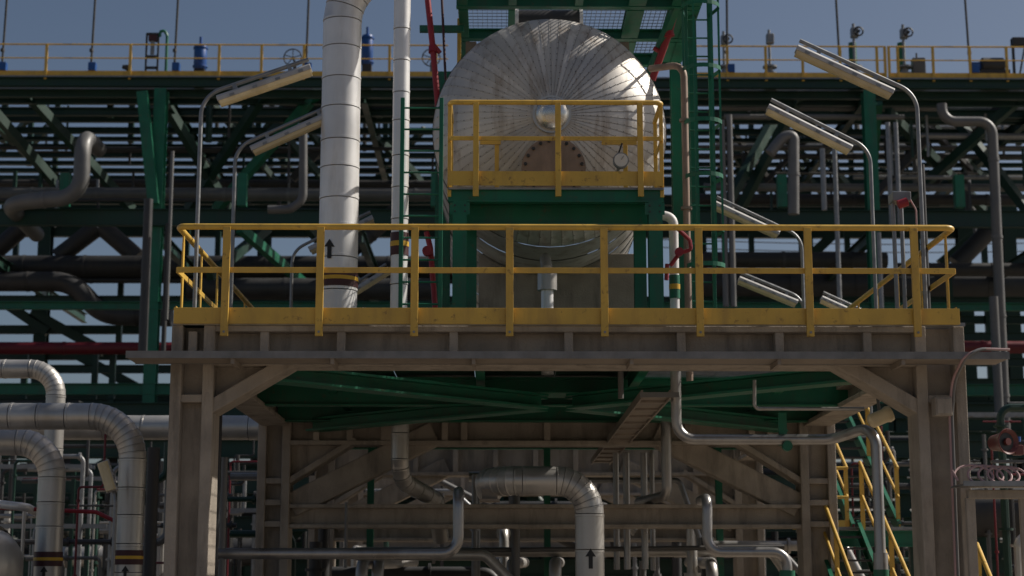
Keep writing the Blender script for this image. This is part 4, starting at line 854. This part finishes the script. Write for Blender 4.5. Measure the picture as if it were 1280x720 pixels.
sweep('motor', [p - Vector((.45, 0, 0)), p - Vector((.4, 0, 0)), p + Vector((.3, 0, 0)), p + Vector((.36, 0, 0))], [.2, .27, .27, .2], 'dgrey', t, 20); box('base', (p.x - .5, YT - .2, zt), (p.x + .5, YT + .2, p.z - .2), 'dgrey', t); box('shaft_guard', (p.x - .8, YT - .1, p.z - .15), (p.x - .45, YT + .1, p.z + .1), 'blue', t, .02)
t = thing('instrument_frame', 'dark steel frame with box on the rack top at right edge', 'instrument', W(1272, 95, YT)); p = W(1272, 60, YT)
for d in (-.16, .3): box('upright', (p.x + d - .04, YT - .04, zt), (p.x + d + .04, YT + .04, RZ(46, YT)), 'dgrey', t)
box('box', (p.x - .2, YT - .15, RZ(56, YT)), (p.x + .6, YT + .15, RZ(46, YT)), 'dgrey', t, .02); bar('strut', (p.x - .1, YT, zt), (p.x + .25, YT, RZ(56, YT)), .05, .05, 'dgrey', t)
# ================================================================== LOWER PIPEWORK IN THE BACKGROUND
lr_ = thing('lower_pipe_rack', 'dim lower pipe rack of dark green beams behind the columns', 'pipe rack', (0, 46, 0))
rows = ((43, (.9, 2.1, 3.2, 4.2, 5.1)), (49, (1.4, 2.7, 3.9, 4.9, 5.9, 6.7)), (56, (1.2, 2.2, 3.4, 4.7, 6.0, 7.0)), (64, (1.5, 3.0, 4.3, 5.5, 6.7, 7.7, 8.8)), (74, (1.5, 3, 4.5, 6, 7.5, 8.6)))
for Yq, lev in rows:
    a, b = XX(-120, Yq), XX(1400, Yq)
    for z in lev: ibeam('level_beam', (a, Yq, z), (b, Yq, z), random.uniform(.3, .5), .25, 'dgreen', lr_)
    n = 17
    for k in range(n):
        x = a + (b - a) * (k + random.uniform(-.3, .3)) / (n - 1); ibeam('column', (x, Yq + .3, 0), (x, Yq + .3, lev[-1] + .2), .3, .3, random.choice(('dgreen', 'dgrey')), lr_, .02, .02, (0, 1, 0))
    for k in range(8):
        x = a + (b - a) * random.random(); z = random.choice(lev[:-1]); d = random.choice((-1, 1)) * random.uniform(1.0, 2.0)
        bar('brace', (x, Yq + .45, z), (x + d, Yq + .45, z + 1.2), .12, .18, 'dgreen', lr_)
    for k in range(9):
        x = a + (b - a) * random.random(); z = random.choice(lev[1:]); box('walkway_panel', (x, Yq + .6, z + .3), (x + random.uniform(2, 6), Yq + random.uniform(1.5, 4), z + .36), 'dgrey', lr_)
CN = {'dgrey': 'dark grey', 'grey': 'grey', 'alu': 'silver', 'galv': 'galvanised', 'dgreen': 'green'}
LV = ('lowest', 'second', 'third', 'fourth', 'fifth', 'sixth', 'topmost')
RW = ('nearest', 'second', 'middle', 'fourth', 'farthest')
BG = 'dim background pipework behind the platform'
for k in range(120):
    ri = random.randrange(5); Yq, lev = rows[ri]; li = random.randrange(len(lev)); m_ = random.choice(('dgrey', 'dgrey', 'dgrey', 'grey', 'grey', 'alu', 'galv', 'dgreen')); r = random.choice((.05, .07, .1, .14, .2) if m_ in ('dgrey', 'dgreen') else (.04, .06, .09, .12))
    zz = lev[li] + .25 + r; Yp = Yq + random.uniform(-.2, 3); x0 = random.uniform(-160, 800); x1 = x0 + random.uniform(250, 900)
    pts = [(XX(x0, Yp), Yp, zz), (XX(x1, Yp), Yp, zz)]; drop = random.random() < .5
    if drop: pts.append((XX(x1, Yp), Yp, max(.2, zz - random.uniform(.6, 3))))
    simple_pipe('background_pipe', '%s %s pipe%s on %s level of %s background row' % ('thin' if r < .08 else 'stout', CN[m_], ' turning down' if drop else '', LV[li], RW[ri]), pts, r, m_, R=r * 3, group=BG, ns=10)
BV = 'upright pipes in the dim background'
ZN = ((-20, 205, 'left of the left column'), (270, 320, 'just right of the left column'), (370, 690, 'in the left half of the portal'), (690, 1000, 'in the right half of the portal'), (1050, 1150, 'behind the stair'), (1215, 1300, 'right of the right column'))
for k in range(84):
    Yq = random.uniform(37, 62); z_ = ZN[(0, 0, 0, 1, 2, 3, 4, 5, 5)[k % 9]]; x = XX(random.uniform(z_[0], z_[1]), Yq); h = random.uniform(.06, .125) * Yq; r = random.choice((.03, .045, .06, .1)); m_ = random.choice(('dgrey', 'grey', 'galv', 'dgreen', 'dgrey'))
    simple_pipe('background_riser', '%s upright %s background pipe %s' % ('thin' if r < .05 else 'stout', CN[m_], z_[2]), [(x, Yq, 0), (x, Yq, h)], r, m_, group=BV, ns=8)
# nearer clutter beside and behind the columns
rc_ = random.Random(12)
CZ = ((-30, 205, 500, 720, 'left of the left column'), (268, 318, 545, 720, 'just right of the left column'), (1048, 1150, 540, 720, 'around the stair'), (1216, 1300, 450, 720, 'right of the right column'))
for k in range(110):
    z_ = CZ[(0, 0, 0, 1, 2, 3)[k % 6]]; Yq = rc_.uniform(28, 41); px = rc_.uniform(z_[0], z_[1]); py = rc_.uniform(z_[2] + 20, z_[3]); typ = rc_.randrange(4); m_ = rc_.choice(('dgrey', 'dgrey', 'dgrey', 'dgrey', 'grey', 'galv', 'alu', 'dgreen', 'dred')); r_ = rc_.choice((.02, .03, .045, .07)) if m_ != 'dred' else .02; p = W(px, py, Yq)
    cn = {'dgrey': 'dark', 'grey': 'grey', 'galv': 'galvanised', 'alu': 'silver', 'dgreen': 'green', 'dred': 'dark red'}[m_]
    if typ == 0: pts = [(p.x, Yq, 0), (p.x, Yq, max(.6, p.z))]; w_ = 'upright'
    elif typ == 1: pts = [p, p + Vector((rc_.uniform(.5, 2), 0, 0))]; w_ = 'level'
    elif typ == 2: L_ = rc_.uniform(.5, 1.4); pts = [p, p + Vector((L_, 0, 0)), Vector((p.x + L_, Yq, 0.0))]; w_ = 'elbowed'
    else: L_ = rc_.uniform(.3, .9); pts = [Vector((p.x, Yq, 0)), p, p + Vector((L_, 0, 0)), p + Vector((L_, 0, rc_.uniform(.3, 1)))]; w_ = 'zigzag'
    if Vector(pts[0]).y < 1 or min(Vector(q).z for q in pts) < 0: continue
    simple_pipe('branch_line', '%s %s %s line %s' % ('thin' if r_ < .04 else 'stout', cn, w_, z_[4]), pts, r_, m_, R=r_ * 3, group='branch lines beside the columns', ns=8,
                extra=(lambda t, q=pts, rr=r_, mm=m_: [disc('flange', Vector(q[0]).lerp(Vector(q[1]), f_), Vector(q[1]) - Vector(q[0]), rr * 1.8, .04, mm, t, 10) for f_ in (.55, .93)]))
for px, py, Yq, lab in ((20, 585, 36, 'small dark cable tray left of the left clad pipes, upper'), (110, 600, 38, 'small dark cable tray between the left clad pipes'), (290, 640, 36, 'small dark cable tray beside the left column'), (1250, 520, 36, 'small dark cable tray right of the right column'), (30, 660, 33, 'small dark cable tray left of the left clad pipes, lower')):
    p = W(px, py, Yq); t = thing('small_cable_tray', lab, 'cable tray', p)
    for d in (0, .3): box('side_rail', (p.x - 1.6, Yq + d, p.z), (p.x + 1.6, Yq + d + .02, p.z + .08), 'galv', t)
    for k in range(10): box('rung', (p.x - 1.55 + .33 * k, Yq + .021, p.z + .02), (p.x - 1.5 + .33 * k, Yq + .299, p.z + .035), 'galv', t)
    for d in (-1.2, 1.2): bar('post', (p.x + d, Yq + .15, 0), (p.x + d, Yq + .15, p.z), .08, .08, 'dgreen', t)
# pale drums and exchangers low in the background
for i, (px, py, Yq, r, L, lab) in enumerate(((105, 696, 40, .24, 1.2, 'pale horizontal vessel low between the left clad pipes'), (104, 664, 44, .16, 1.4, 'smaller pale vessel above the low left vessel'), (300, 690, 42, .35, 1.6, 'pale horizontal vessel low right of the left column'), (560, 712, 44, .4, 4.0, 'pale vessel low in the tunnel left of the fat clad pipe'), (820, 712, 45, .4, 3.5, 'pale vessel low in the tunnel right of the fat clad pipe'), (1255, 640, 40, .6, 3.5, 'dark horizontal vessel low at the right edge'))):
    p = W(px, py, Yq); t = thing('heat_exchanger', lab, 'vessel', (p.x, p.y, p.z - r)); m_ = 'dgrey' if i in (5, 2) else 'alu'
    ax = Vector((1, 0, 0)); sweep('shell', [p - ax * L / 2, p - ax * (L / 2 - .08), p + ax * (L / 2 - .08), p + ax * L / 2], [r * .8, r, r, r * .8], m_, t, 24)
    for d in (-.3, .3): disc('flange', p + ax * d * L, ax, r * 1.12, .08, 'grey', t, 24); bar('support', p + ax * d * L * .6 + Vector((0, 0, -r * .8)), Vector((p.x + d * L * .6, p.y, 0)), .2, .3, 'dgreen', t)

# overhead wires far behind
for py, lab in ((299, 'thin overhead wire far behind the right railing, upper one'), (309, 'thin overhead wire far behind the right railing, lower one')):
    a, b = W(820, py, 95), W(1500, py - 2, 95); pts = [a.lerp(b, k / 12) - Vector((0, 0, 1.2 * math.sin(math.pi * k / 12) * .3)) for k in range(13)]
    tag(sweep('overhead_wire', pts, .03, 'dgrey', None, 6), lab, 'wire')
# look-alikes that share a label are told apart by their order from left to right
ORD = ('leftmost', 'second from left', 'third from left', 'fourth from left', 'fifth from left', 'sixth from left', 'seventh from left', 'eighth from left', 'ninth from left', 'tenth from left')
by = {}
for o in bpy.data.objects:
    if o.parent is None and 'label' in o: by.setdefault(o['label'], []).append(o)
for lb, os_ in by.items():
    if len(os_) > 1:
        for k, o in enumerate(sorted(os_, key=lambda q: q.location.x / max(q.location.y, 1))): o['label'] = lb + ', ' + (ORD[k] if k < len(os_) - 1 else 'rightmost')
